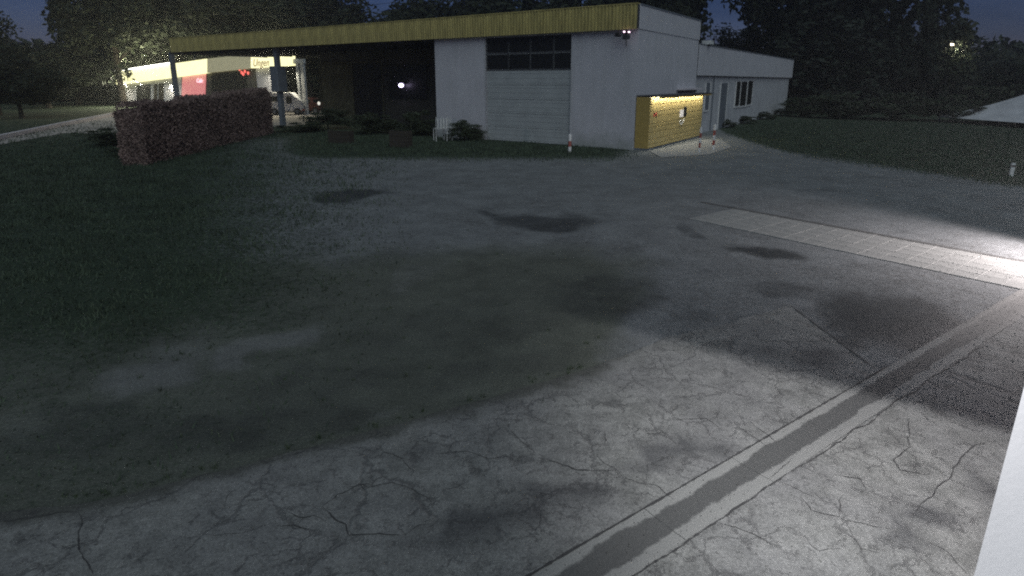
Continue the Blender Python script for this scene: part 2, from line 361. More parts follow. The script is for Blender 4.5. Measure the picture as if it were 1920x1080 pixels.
# ------------------------------------------------------------------ concrete yard
def concrete_material():
    m, N, L, b = new_mat('cracked_concrete')
    tc = N.new('ShaderNodeTexCoord')
    def noise(s, d=6, r=.6, vec=None):
        n = N.new('ShaderNodeTexNoise'); n.inputs['Scale'].default_value = s; n.inputs['Detail'].default_value = d; n.inputs['Roughness'].default_value = r
        L.new(vec or tc.outputs['Object'], n.inputs['Vector']); return n
    def mr(v, a, c, x, y, smooth=True):
        n = N.new('ShaderNodeMapRange'); n.inputs[1].default_value = a; n.inputs[2].default_value = c; n.inputs[3].default_value = x; n.inputs[4].default_value = y
        if smooth: n.interpolation_type = 'SMOOTHSTEP'
        L.new(v, n.inputs[0]); return n.outputs[0]
    def mth(op, a, c):
        n = N.new('ShaderNodeMath'); n.operation = op
        for i, v in enumerate((a, c)):
            if isinstance(v, (int, float)): n.inputs[i].default_value = v
            else: L.new(v, n.inputs[i])
        return n.outputs[0]
    def mix(f, a, c, t='MIX'):
        n = N.new('ShaderNodeMix'); n.data_type = 'RGBA'; n.blend_type = t
        if isinstance(f, (int, float)): n.inputs[0].default_value = f
        else: L.new(f, n.inputs[0])
        for i, v in ((6, a), (7, c)):
            if isinstance(v, tuple): n.inputs[i].default_value = (*v, 1)
            else: L.new(v, n.inputs[i])
        return n.outputs[2]
    big = noise(.8, 8, .6).outputs[0]; mid = noise(4, 8, .72).outputs[0]; fine = noise(60, 3, .7).outputs[0]; grit = noise(170, 2, .8).outputs[0]
    col = mix(mr(mid, .3, .7, 0, 1), (.165, .168, .160), (.315, .318, .305))
    col = mix(mr(big, .35, .65, 0, .5), col, (.20, .20, .205))
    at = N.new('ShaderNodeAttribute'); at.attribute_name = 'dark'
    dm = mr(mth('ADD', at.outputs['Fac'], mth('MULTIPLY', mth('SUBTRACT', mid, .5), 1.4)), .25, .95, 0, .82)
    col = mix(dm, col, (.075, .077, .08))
    ae = N.new('ShaderNodeAttribute'); ae.attribute_name = 'edge'
    em = mr(mth('ADD', ae.outputs['Fac'], mth('MULTIPLY', mth('SUBTRACT', mid, .5), 1.6)), .35, .95, 0, .9)
    col = mix(em, col, (.085, .088, .078))
    # two sizes of crack, wandering and broken up
    def cracks(scale, wamp, width, gate_lo, gate_hi):
        nv = noise(scale*1.3, 5, .7)
        vm = N.new('ShaderNodeVectorMath'); vm.operation = 'MULTIPLY_ADD'
        L.new(nv.outputs['Color'], vm.inputs[0]); vm.inputs[1].default_value = (wamp, wamp, 0); L.new(tc.outputs['Object'], vm.inputs[2])
        vo = N.new('ShaderNodeTexVoronoi'); vo.feature = 'DISTANCE_TO_EDGE'; vo.inputs['Scale'].default_value = scale
        L.new(vm.outputs[0], vo.inputs['Vector'])
        c = mr(vo.outputs['Distance'], 0, width, 1, 0)
        gt = noise(scale*.55, 4, .7).outputs[0]
        return mth('MULTIPLY', c, mr(gt, gate_lo, gate_hi, 0, 1))
    c1 = cracks(1.3, .6, .028, .42, .52); c2 = cracks(4.2, .28, .06, .47, .57)
    cr = mth('MAXIMUM', mth('MULTIPLY', c1, .52), mth('MULTIPLY', c2, .55))
    c3 = cracks(11, .12, .09, .52, .60); cr = mth('MAXIMUM', cr, mth('MULTIPLY', c3, .38))
    pit = mr(noise(22, 4, .8).outputs[0], .62, .70, 0, .5)
    cr = mth('MAXIMUM', cr, pit)
    col = mix(cr, col, (.05, .05, .052))
    col = mix(1.0, col, mr(fine, .3, .7, .68, 1.3, False), 'MULTIPLY')
    col = mix(1.0, col, mr(grit, .3, .7, .62, 1.38, False), 'MULTIPLY')
    L.new(col, b.inputs['Base Color']); b.inputs['Roughness'].default_value = .88; b.inputs['Specular IOR Level'].default_value = .3
    h = mth('SUBTRACT', mth('ADD', mth('MULTIPLY', fine, .35), mth('MULTIPLY', mid, .8)), mth('MULTIPLY', cr, .9))
    bp = N.new('ShaderNodeBump'); bp.inputs['Strength'].default_value = .55; bp.inputs['Distance'].default_value = .015
    L.new(h, bp.inputs['Height']); L.new(bp.outputs[0], b.inputs['Normal'])
    return m
M['concrete'] = concrete_material()

def pip(X, Y, poly):
    inside = np.zeros(X.shape, bool); n = len(poly)
    for i in range(n):
        x0, y0 = poly[i]; x1, y1 = poly[(i+1) % n]
        c = ((y0 > Y) != (y1 > Y)); 
        with np.errstate(divide='ignore', invalid='ignore'):
            xi = (x1-x0)*(Y-y0)/(y1-y0) + x0
        inside ^= c & (X < xi)
    return inside
edge_px = [(-420,1075),(-200,1010),(0,963),(80,953),(160,946),(230,932),(300,914),(380,892),(480,868),(560,846),(640,824),(720,803),(800,781),(880,758),(960,735),
           (1040,712),(1110,690),(1180,664),(1235,640),(1280,628),(1340,615),(1410,594),(1480,572),(1560,632),(1640,692)]
def channel_line():
    a = G(995, 1080); b = G(1645, 700)
    return a, (b-a).normalized()
CA, CD = channel_line(); CN = Vector((CD.y, -CD.x, 0))     # CN points right of the line
CW = .36
edge_w = [G(x, y) for x, y in edge_px]
t_end = (edge_w[-1]-CA).dot(CD)
def yard():
    # left slab: edge polyline on one side, the channel line on the other
    poly = [(p.x, p.y) for p in edge_w]
    a0 = CA - CD*9.0
    poly[-1] = tuple((CA + CD*t_end - CN*.004)[:2])
    poly += [tuple((a0 - CN*.004)[:2]), (-14, -3)]
    yard_obj = empty('concrete_yard'); tag(yard_obj, 'cracked grey concrete yard in the lit corner with a drain channel through it', kind='structure')
    def slab(poly, name):
        # dense triangulated sheet with a side skirt
        bm = bmesh.new(); pts = []
        for i in range(len(poly)):
            p, q = Vector(poly[i]), Vector(poly[(i+1) % len(poly)]); n = max(1, int((q-p).length/.12)) if (q-p).length < 12 else 30
            for k in range(n):
                t = p.lerp(q, k/n); j = mnoise.noise(Vector((t.x*3, t.y*3, 0)))*.035
                pts.append(Vector((t.x, t.y + (j if name == 'slab' and t.y > .5 and k and i < len(edge_w)-2 else 0))))
        vs = [bm.verts.new((p.x, p.y, .012)) for p in pts]; f = bm.faces.new(vs)
        r = bmesh.ops.extrude_face_region(bm, geom=[f]); ev = [e for e in r['geom'] if isinstance(e, bmesh.types.BMVert)]
        for v in ev: v.co.z = -.05
        bmesh.ops.triangulate(bm, faces=bm.faces)
        for x in np.arange(-4, 8, .3):
            bmesh.ops.bisect_plane(bm, geom=bm.verts[:]+bm.edges[:]+bm.faces[:], plane_co=(x, 0, 0), plane_no=(1, 0, 0))
        for y in np.arange(2.2, 9, .25):
            bmesh.ops.bisect_plane(bm, geom=bm.verts[:]+bm.edges[:]+bm.faces[:], plane_co=(0, y, 0), plane_no=(0, 1, 0))
        bmesh.ops.recalc_face_normals(bm, faces=bm.faces)
        me = bpy.data.meshes.new(name); bm.to_mesh(me); bm.free()
        co = np.zeros(len(me.vertices)*3, np.float32); me.vertices.foreach_get('co', co); co = co.reshape(-1, 3)
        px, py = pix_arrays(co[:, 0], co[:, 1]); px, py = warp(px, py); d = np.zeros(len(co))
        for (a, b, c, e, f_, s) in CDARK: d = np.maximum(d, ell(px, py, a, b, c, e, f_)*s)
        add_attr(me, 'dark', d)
        px, py = pix_arrays(co[:, 0], co[:, 1]); wx, wy = warp(px, py); wy = py + (wy-py)*.35; ed = np.zeros(len(co))
        ex = np.array([p[0] for p in edge_px[:-2]]); ey = np.array([p[1] for p in edge_px[:-2]])
        dist = wy - np.interp(wx, ex, ey); ed = (1 - sm(dist, 0, 52))*(1 - sm(px, 1130, 1280))
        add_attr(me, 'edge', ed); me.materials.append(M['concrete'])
        return link(bpy.data.objects.new(name, me), yard_obj)
    slab(poly, 'slab')
    b0 = CA - CD*9 + CN*(CW+.004); b1 = CA + CD*(t_end+3.6) + CN*(CW+.004)
    slab([tuple(b0[:2]), tuple(b1[:2]), (9.6, 8.2), (14, 6), (14, -6), (0, -9)], 'slab')
    # drain channel: cast concrete gutter pieces, dirt in the hollow
    gm, N, L, b = new_mat('gutter_concrete')
    tc = N.new('ShaderNodeTexCoord'); uv = N.new('ShaderNodeSeparateXYZ'); L.new(tc.outputs['UV'], uv.inputs[0])
    def nz(s, d, r=.6):
        n = N.new('ShaderNodeTexNoise'); n.inputs['Scale'].default_value = s; n.inputs['Detail'].default_value = d; n.inputs['Roughness'].default_value = r; L.new(tc.outputs['Object'], n.inputs['Vector']); return n.outputs[0]
    def mth(op, a, c):
        n = N.new('ShaderNodeMath'); n.operation = op
        for i, v in enumerate((a, c)):
            if isinstance(v, (int, float)): n.inputs[i].default_value = v
            else: L.new(v, n.inputs[i])
        return n.outputs[0]
    d = mth('ABSOLUTE', mth('SUBTRACT', uv.outputs[0], .46), 0)
    d = mth('ADD', d, mth('MULTIPLY', mth('SUBTRACT', nz(2.0, 8, .72), .5), .50))
    r = N.new('ShaderNodeMapRange'); r.interpolation_type = 'SMOOTHSTEP'; r.inputs[1].default_value = .22; r.inputs[2].default_value = .29; L.new(d, r.inputs[0])
    mx = N.new('ShaderNodeMix'); mx.data_type = 'RGBA'; L.new(r.outputs[0], mx.inputs[0])
    mx.inputs[6].default_value = (.098, .10, .098, 1); mx.inputs[7].default_value = (.262, .265, .255, 1)
    m2 = N.new('ShaderNodeMix'); m2.data_type = 'RGBA'; m2.blend_type = 'MULTIPLY'; m2.inputs[0].default_value = 1
    r2 = N.new('ShaderNodeMapRange'); r2.inputs[1].default_value = .3; r2.inputs[2].default_value = .7; r2.inputs[3].default_value = .7; r2.inputs[4].default_value = 1.3; L.new(nz(110, 4, .8), r2.inputs[0])
    L.new(mx.outputs[2], m2.inputs[6]); L.new(r2.outputs[0], m2.inputs[7])
    sy = N.new('ShaderNodeSeparateXYZ'); L.new(tc.outputs['Object'], sy.inputs[0])
    ry = N.new('ShaderNodeMapRange'); ry.interpolation_type = 'SMOOTHSTEP'; ry.inputs[1].default_value = .25; ry.inputs[2].default_value = .75
    L.new(mth('ADD', mth('MULTIPLY', mth('SUBTRACT', sy.outputs[1], 5.4), .55), mth('SUBTRACT', nz(5, 8, .75), .5)), ry.inputs[0])
    m3 = N.new('ShaderNodeMix'); m3.data_type = 'RGBA'; L.new(mth('MULTIPLY', ry.outputs[0], .8), m3.inputs[0]); L.new(m2.outputs[2], m3.inputs[6]); m3.inputs[7].default_value = (.17, .168, .16, 1)
    L.new(m3.outputs[2], b.inputs['Base Color']); b.inputs['Roughness'].default_value = .85
    bp = N.new('ShaderNodeBump'); bp.inputs['Strength'].default_value = .4; bp.inputs['Distance'].default_value = .01; L.new(nz(70, 4), bp.inputs['Height']); L.new(bp.outputs[0], b.inputs['Normal'])
    t = -3.0; i = 0
    while t < t_end + 3.5:
        ln = .998; prof = [(0, -.04), (0, .011), (.10, .010), (.22, .006), (.5, .0035), (.72, .006), (.88, .010), (1, .011), (1, -.04)]
        V = []; U = []
        for tt in (t, t+ln-.006):
            for (u, z) in prof:
                p = CA + CD*tt + CN*(u*(CW-.006)+.004); V.append((p.x, p.y, z)); U.append(u)
        n = len(prof); F = [(k, k+1, n+k+1, n+k) for k in range(n-1)] + [tuple(range(n))[::-1], tuple(range(n, 2*n))]
        o = pydata('gutter_piece', V, F, gm, yard_obj); uvl = o.data.uv_layers.new(name='UVMap')
        for lp in o.data.loops: uvl.data[lp.index].uv = (U[lp.vertex_index], 0)
        t += ln; i += 1
    # dirt joints beside the channel and traced cracks: thin dark ribbons set in the surface
    crack_m = mat('crack_dirt', (.062, .062, .063), .95, .3, 20, 0)
    def ribbon(pts, w0, seed, z=.0145, amp=.02):
        rnd = random.Random(seed); path = []
        for a, c in zip(pts, pts[1:]):
            n = max(2, int((c-a).length/.035))
            for k in range(n): path.append(a.lerp(c, k/n))
        path.append(pts[-1]); V = []; F = []
        for k, p in enumerate(path):
            q = Vector((p.x*4+seed, p.y*4, 0)); j = Vector((mnoise.noise(q), mnoise.noise(q+Vector((7, 3, 1))), 0))*amp*1.6 + Vector((mnoise.noise(q*4), mnoise.noise(q*4+Vector((5, 0, 2))), 0))*amp*.7
            e = min(1, k/4, (len(path)-1-k)/4)*.8+.2
            w = w0*e*(.35 + 1.1*rnd.random()); dd = (path[min(k+1, len(path)-1)]-path[max(k-1, 0)]).normalized(); nn = Vector((dd.y, -dd.x, 0))
            c = p + j; V += [(c.x-nn.x*w/2, c.y-nn.y*w/2, z), (c.x+nn.x*w/2, c.y+nn.y*w/2, z)]
            if k: F.append((2*k-2, 2*k-1, 2*k+1, 2*k))
        return pydata('crack', V, F, crack_m, yard_obj)
    o = ribbon([CA - CD*3 , CA + CD*(t_end+.2)], .018, 1, amp=.002); o.name = 'joint'
    o = ribbon([CA - CD*3 + CN*CW, CA + CD*2.2 + CN*(CW+.01)], .014, 2, amp=.012); o.name = 'joint'
    o = ribbon([CA + CD*2.2 + CN*(CW+.012), CA + CD*(t_end+1.6) + CN*(CW+.02)], .012, 3, amp=.02); o.name = 'joint'
    o = ribbon([G(1480, 573), G(1560, 633), G(1640, 693)], .022, 4, amp=.006); o.name = 'joint'
    z2 = lambda L_: [(x/2+960, y/2+540) for x, y in L_]; z1 = lambda L_: [(x/2, y/2+540) for x, y in L_]
    CR = [z2(l) for l in ([(845,520),(900,560),(950,600)], [(400,715),(470,740),(540,745),(590,780),(620,800)], [(0,545),(60,600),(75,615)], [(310,630),(330,660),(390,680),(400,715)],
        [(340,540),(340,560),(352,605)], [(90,770),(170,790)], [(985,725),(1020,735),(1090,780),(1130,795)], [(1090,790),(1130,840),(1220,862),(1230,830),(1250,785)], [(1240,885),(1280,940),(1310,980),(1390,1002)],
        [(1240,880),(1420,912)], [(770,880),(900,930),(960,960),(1010,980)], [(1100,945),(1160,1000),(1240,990)], [(1500,860),(1560,800),(1650,690),(1690,640),(1740,590),(1780,580)],
        [(1480,500),(1490,600),(1430,650),(1450,690),(1580,712)], [(1390,420),(1440,410),(1460,440)], [(500,540),(510,555),(590,550)], [(640,300),(700,330)], [(1060,380),(1120,400),(1180,412)], [(1000,590),(880,500)],
        [(610,500),(720,490),(790,540)], [(100,640),(240,690),(390,690)], [(960,730),(1000,700),(1040,640)], [(1190,700),(1300,720),(1330,770)], [(1560,960),(1640,1000),(1700,1080)])]
    CR += [z1(l) for l in ([(850,820),(852,800),(880,770)], [(1210,830),(1270,780),(1310,765),(1345,740),(1380,750),(1470,742),(1560,765),(1620,790),(1625,840)], [(1030,895),(1100,890),(1160,910),(1170,938)],
        [(1210,830),(1240,860),(1290,900),(1310,935),(1420,925),(1500,935)], [(1640,625),(1760,620),(1830,650),(1900,640)], [(292,850),(296,930),(310,980),(345,1080)], [(0,880),(130,866),(290,845)],
        [(1070,840),(1120,870),(1170,860),(1210,880)], [(1060,850),(1075,890)], [(1410,600),(1500,640),(1560,700)], [(780,930),(900,925),(970,905)], [(1500,940),(1600,880),(1640,860)], [(1350,745),(1375,770)])]
    for i, l in enumerate(CR): ribbon([G(x, y) for x, y in l], .006 + .006*random.random(), 10+i)
yard()

# ------------------------------------------------------------------ paved strip on the right
def paving():
    root = empty('paved_strip'); tag(root, 'pale paved strip running across the lot', kind='structure')
    A, B = G(1380, 392.9), G(1920, 493)       # far edge
    d = (B-A); d.z = 0; u = d.normalized(); n = Vector((u.y, -u.x, 0))
    if n.y > 0: n = -n
    pm = mat('pale_paver', (.29, .295, .285), .85, .22, 1.5, .2, bscale=60)
    W = 1.98; s = .335; rows = int(W/s); tot = int(d.length/s)+14
    base = []
    q0 = A - u*.1; q1 = A + u*(tot*s)
    for p in (q0, q1, q1+n*(rows*s), q0+n*(rows*s)): base.append(p)
    mb = MB(); mb.hexa([(p.x, p.y, -.02) for p in base], [(p.x, p.y, .006) for p in base]); mb.build('bedding', mat('sand_bedding', (.285, .285, .28), .95, .15, 3, .2), root)
    cells = [(i, j) for i in range(tot) for j in range(rows)]
    cells.sort(key=lambda c: (A+u*c[0]*s+n*c[1]*s).length)
    me0 = None; rest = MB()
    ang = math.atan2(u.y, u.x)
    for k, (i, j) in enumerate(cells):
        c = A + u*((i+.5)*s) + n*((j+.5)*s)
        z = .004 + random.random()*.003
        if k < 296:
            if me0 is None:
                mb = MB(); mb.box(-s/2+.003, s/2-.003, -s/2+.003, s/2-.003, -.02, .006, bev=.004); ob = mb.build('paver', pm, root); me0 = ob.data
            else: ob = link(bpy.data.objects.new('paver', me0), root)
            ob.location = (c.x, c.y, z); ob.rotation_euler = (random.uniform(-.006, .006), random.uniform(-.006, .006), ang)
        else:
            rest.box(-s/2+.003, s/2-.003, -s/2+.003, s/2-.003, -.02, .006, M=Matrix.Translation((c.x, c.y, z)) @ Matrix.Rotation(ang, 4, 'Z'))
    if rest.bm.verts: rest.build('paver', pm, root)['kind'] = 'stuff'
    else: rest.bm.free()
    # low kerb on the far side of the strip
    k0 = A - u*1.0 - n*.09; k1 = A + u*(tot*s) - n*.09
    t = 0; L_ = (k1-k0).length; km = mat('dark_kerbstone', (.10, .10, .098), .9, .3, 3, .3); me1 = None
    while t < L_:
        p = k0 + u*t
        if me1 is None: mb = MB(); mb.box(0, .99, -.06, .06, -.05, .012, bev=.006); ob = mb.build('kerbstone', km, root); me1 = ob.data
        else: ob = link(bpy.data.objects.new('kerbstone', me1), root)
        ob.location = (p.x, p.y, 0); ob.rotation_euler = (0, 0, ang); t += 1.0
paving()

# ------------------------------------------------------------------ near wall corner (bottom right)
def near_wall():
    YW = 2.72; c = P(1826, 1080, YW); x0 = c.x
    root = empty('white_wall', (x0, YW, 0)); tag(root, 'bright white wall corner at the bottom right edge beside the concrete yard', 'wall')
    l0, l1, q = -c.z*.03, (4.6-c.z)*.03, .36      # slightly battered edge, splayed reveal
    M['near_wall'] = mat('near_wall_render', (.80, .80, .82), .85, .07, 1.1, .06, bscale=25); MB().hexa([(l0, 0, 0), (4, 0, 0), (4, .34, 0), (l0+q, .34, 0)], [(l1, 0, 4.6), (4, 0, 4.6), (4, .34, 4.6), (l1+q, .34, 4.6)]).build('wall_body', M['near_wall'], root)
    MB().hexa([(l1-.01, -.01, 4.602), (4, -.01, 4.602), (4, .35, 4.602), (l1+q-.01, .35, 4.602)], [(l1-.01, -.01, 4.66), (4, -.01, 4.66), (4, .35, 4.66), (l1+q-.01, .35, 4.66)]).build('coping', M['pole_grey'], root)
near_wall()

# ------------------------------------------------------------------ garage building
def garage():
    root = empty('garage_building', C0, BANG)
    tag(root, 'white rendered garage with yellow ribbed fascia and tall sectional door', 'garage')
    D, Wd = 8.25, 11.15
    TOP = 5.97; FB = 4.98
    y0, zt = FR(1072, 68); y1, _ = FR(910, 68); zt = (FR(1072, 68)[1] + FR(910, 68)[1])/2
    wy0, wy1 = min(y0, y1), max(y0, y1)
    # front wall around the opening (sections butt end to end)
    w = MB(); w.box(0, .3, 0, wy0, 0, TOP-.05); w.box(0, .3, wy0, wy1, zt, TOP-.05); w.box(0, .3, wy1, Wd, 0, TOP-.05)
    w.box(.3, D, 0, .3, 0, TOP-.05); w.box(.3, D, Wd-.3, Wd, 0, TOP-.05); w.box(D-.3, D, .3, Wd-.3, 0, TOP-.05)
    w.build('wall', M['render_wall'], root)
    MB().box(.3, D-.3, .3, Wd-.3, TOP-.5, TOP-.4).build('roof', M['roof_felt'], root)
    m = MB(); m.box(-.02, D+.03, -.03, 0, FB+.02, TOP, bev=.0); m.build('parapet_panel', M['render_wall'], root)
    m = MB(); m.box(.0, D+.03, -.05, .32, TOP-.045, TOP+.02); m.build('coping', M['pole_grey'], root)
    MB().box(.01, D-.02, -.02, 0, 0, .32).build('plinth', M['render_wall2'], root)
    # sectional door
    zb = FR(990, 131)[1]
    dr = MB().box(.12, .16, wy0+.002, wy1-.002, 0.0, zt-.002).build('garage_door', M['door_grey'], root)
    n = 5
    for k in range(n):
        z0 = .02 + k*(zb-.04)/n; z1 = z0 + (zb-.04)/n - .015
        s = MB(); s.box(.085, .118, wy0+.05, wy1-.05, z0, z1, bev=.006)
        for q in range(3): zz = z0 + (q+.5)*(z1-z0)/3; s.box(.078, .0845, wy0+.06, wy1-.06, zz-.012, zz+.012)
        s.build('door_panel', M['door_grey'], dr)
    ys = [wy0, FR(1036, 90)[0], FR(992, 90)[0], FR(951, 90)[0], wy1]; zs = [zb, FR(990, 99)[1], zt]
    for a in range(4):
        for c in range(2):
            MB().box(.09, .11, ys[a]+.05, ys[a+1]-.05, zs[c]+.05, zs[c+1]-.05).build('window_pane', M['glass'], dr)
    f = MB()
    for a in range(5): f.box(.07, .118, ys[a]-.02 if a else wy0+.003, ys[a]+.02 if a < 4 else wy1-.003, zb+.02, zt-.01)
    for c in zs: f.box(.066, .0695, wy0+.003, wy1-.003, c-.02 if c < zt else zt-.06, c+.02 if c < zt else zt-.004)
    f.build('glazing_bar', M['dark_metal'], dr)
    fr = MB(); fr.box(-.012, .07, wy0-.07, wy0, 0, zt); fr.box(-.012, .07, wy1, wy1+.07, 0, zt); fr.box(-.012, .07, wy0-.07, wy1+.07, zt, zt+.07); fr.build('door_frame', M['render_wall2'], root)
    # ribbed yellow fascia panels
    def panel_mesh(w_):
        bm = bmesh.new(); nr = 7; pr = []
        for k in range(nr):
            a = k*w_/nr; s = w_/nr
            pr += [(a, 0), (a+s*.35, 0), (a+s*.5, -.035), (a+s*.85, -.035)]
        pr.append((w_, 0))
        lo = [bm.verts.new((x, y, FB)) for y, x in pr]; hi = [bm.verts.new((x, y, TOP)) for y, x in pr]
        for k in range(len(pr)-1): bm.faces.new((lo[k], lo[k+1], hi[k+1], hi[k]))
        me = bpy.data.meshes.new('fascia_panel'); bm.to_mesh(me); bm.free(); me.materials.append(M['yellow_metal']); return me
    pw = 1.115; me = panel_mesh(pw-.01)
    for k in range(10):
        o = link(bpy.data.objects.new('fascia_panel', me), root); o.location = (-.26, k*pw, 0)
    fb = MB(); fb.box(-.22, -.002, .002, Wd, FB+.03, TOP-.02); fb.build('fascia_box', M['dark_metal'], root)
    MB().box(-.3, -.003, -.0, Wd, TOP-.015, TOP+.03).build('fascia_cap', M['yellow_metal'], root)
    # canopy along the same line
    can = empty('forecourt_canopy', C0, BANG)
    tag(can, 'long dark forecourt canopy with yellow ribbed fascia joined to the white garage', 'canopy')
    Y0 = Wd+.012; n2 = 23; Y1 = Y0 + n2*pw
    for k in range(n2):
        o = link(bpy.data.objects.new('fascia_panel', me), can); o.location = (-.26, Y0 + k*pw, 0)
    MB().box(-.22, 8.2, Y0, Y1, FB+.06, TOP-.1).build('roof', M['dark_metal'], can)
    MB().box(-.3, -.22, Y0, Y1, TOP-.015, TOP+.03).build('fascia_cap', M['yellow_metal'], can)
    for k in range(16):
        yy = Y0+.6+k*1.7
        MB().box(-.1, 8.1, yy-.06, yy+.06, FB-.12, FB+.055).build('beam', M['dark_metal'], can)
    for px, w_ in ((527, .30), (328, .30)):
        yy = FR(px + (6 if px < 400 else 0), 200, .25)[0]
        col = MB().box(.12, .12+w_, yy-w_/2, yy+w_/2, 0, FB+.05, bev=.015).build('column', M['pole_grey'], can)
        if px == 527:
            zc0, zc1 = FR(px, 172, .2)[1], FR(px, 124, .2)[1]
            MB().box(-.1, .62, yy-.38, yy+.38, zc0, zc1, bev=.03).build('column_cladding', M['pole_grey'], col)
    # recessed back wall under the canopy
    back = empty('workshop_front', C0, BANG); tag(back, 'dark recessed workshop front with door and windows under the canopy', 'building')
    X = 5.0; ya = Wd+.02; yb = FR(603, 160, X)[0]
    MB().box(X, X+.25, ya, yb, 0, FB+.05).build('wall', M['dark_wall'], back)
    def hole(px0, px1, py0, py1, name, m_, xo=.03, z0=None):
        a, z1_ = FR(px1, py0, X); c, z0_ = FR(px0, py1, X); z0_ = z0 if z0 is not None else z0_
        return MB().box(X-xo, X-.002, a, c, z0_, z1_).build(name, m_, back)
    hole(664, 716, 118, 190, 'door', M['black'], .04, .02)
    hole(606, 660, 121, 190, 'wall_panel', M['olive_wall'], .05, .02)
    hole(730, 800, 122, 185, 'window', M['glass'], .045)
    f = MB(); a, z1_ = FR(720, 114, X); c, _ = FR(600, 114, X); f.box(X-.09, X-.055, a, c, z1_-.1, z1_); 
    for px in (662, 718, 601):
        a = FR(px, 150, X)[0]; f.box(X-.085, X-.055, a-.05, a+.05, 0, z1_-.1)
    f.build('door_frame', M['olive_wall'], back)
    # lamp glowing violet white
    y_, z_ = FR(752, 160, X-.4)
    lp = empty('bulkhead_lamp', toW(X-.4, y_, z_), BANG); tag(lp, 'small violet white lamp glowing under the dark canopy', 'lamp')
    MB().ball((0, 0, 0), .15, 2, (1, 1.3, .9)).build('bulb', M['lamp_violet'], lp, True)
    m = MB(); m.box(.12, .38, -.16, .16, .10, .16); m.tube([(.1, 0, .1), (.395, 0, .1)], .03); m.build('bracket', M['black'], lp)
    # corner floodlight and camera bracket under the fascia end
    y_, z_ = FR(1170, 63, -.35)
    fl = empty('security_floodlight', toW(-.30, y_+.05, z_), BANG); tag(fl, 'dark security floodlight and camera cluster on the garage corner below the yellow fascia', 'floodlight')
    m = MB(); m.tube([(.3, 0, .02), (0, 0, .02), (-.1, -.1, -.08)], .03); m.box(.22, .296, -.12, .12, -.14, .14, bev=.01); m.build('bracket', M['black'], fl)
    m = MB(); m.box(-.32, -.06, -.34, -.10, -.24, -.06, bev=.02); m.build('lamp_head', M['dark_metal'], fl)
    m = MB(); m.box(-.22, -.02, .08, .30, -.12, .04, bev=.03); m.tube([(-.1, .19, .04), (-.1, .19, .14)], .02); m.build('camera_body', M['black'], fl)
    MB().box(-.14, -.05, -.10, -.05, .04, .1).build('indicator_light', M['led_dot'], fl); m = MB(); m.box(-.1, .0, -.30, -.24, .03, .08); m.build('indicator_light', M['led_dot'], fl)
    m = MB(); m.tube([(.27, -.02, -.14), (.28, -.04, -.5)], .012, 6); m.build('cable', M['black'], fl)
garage()

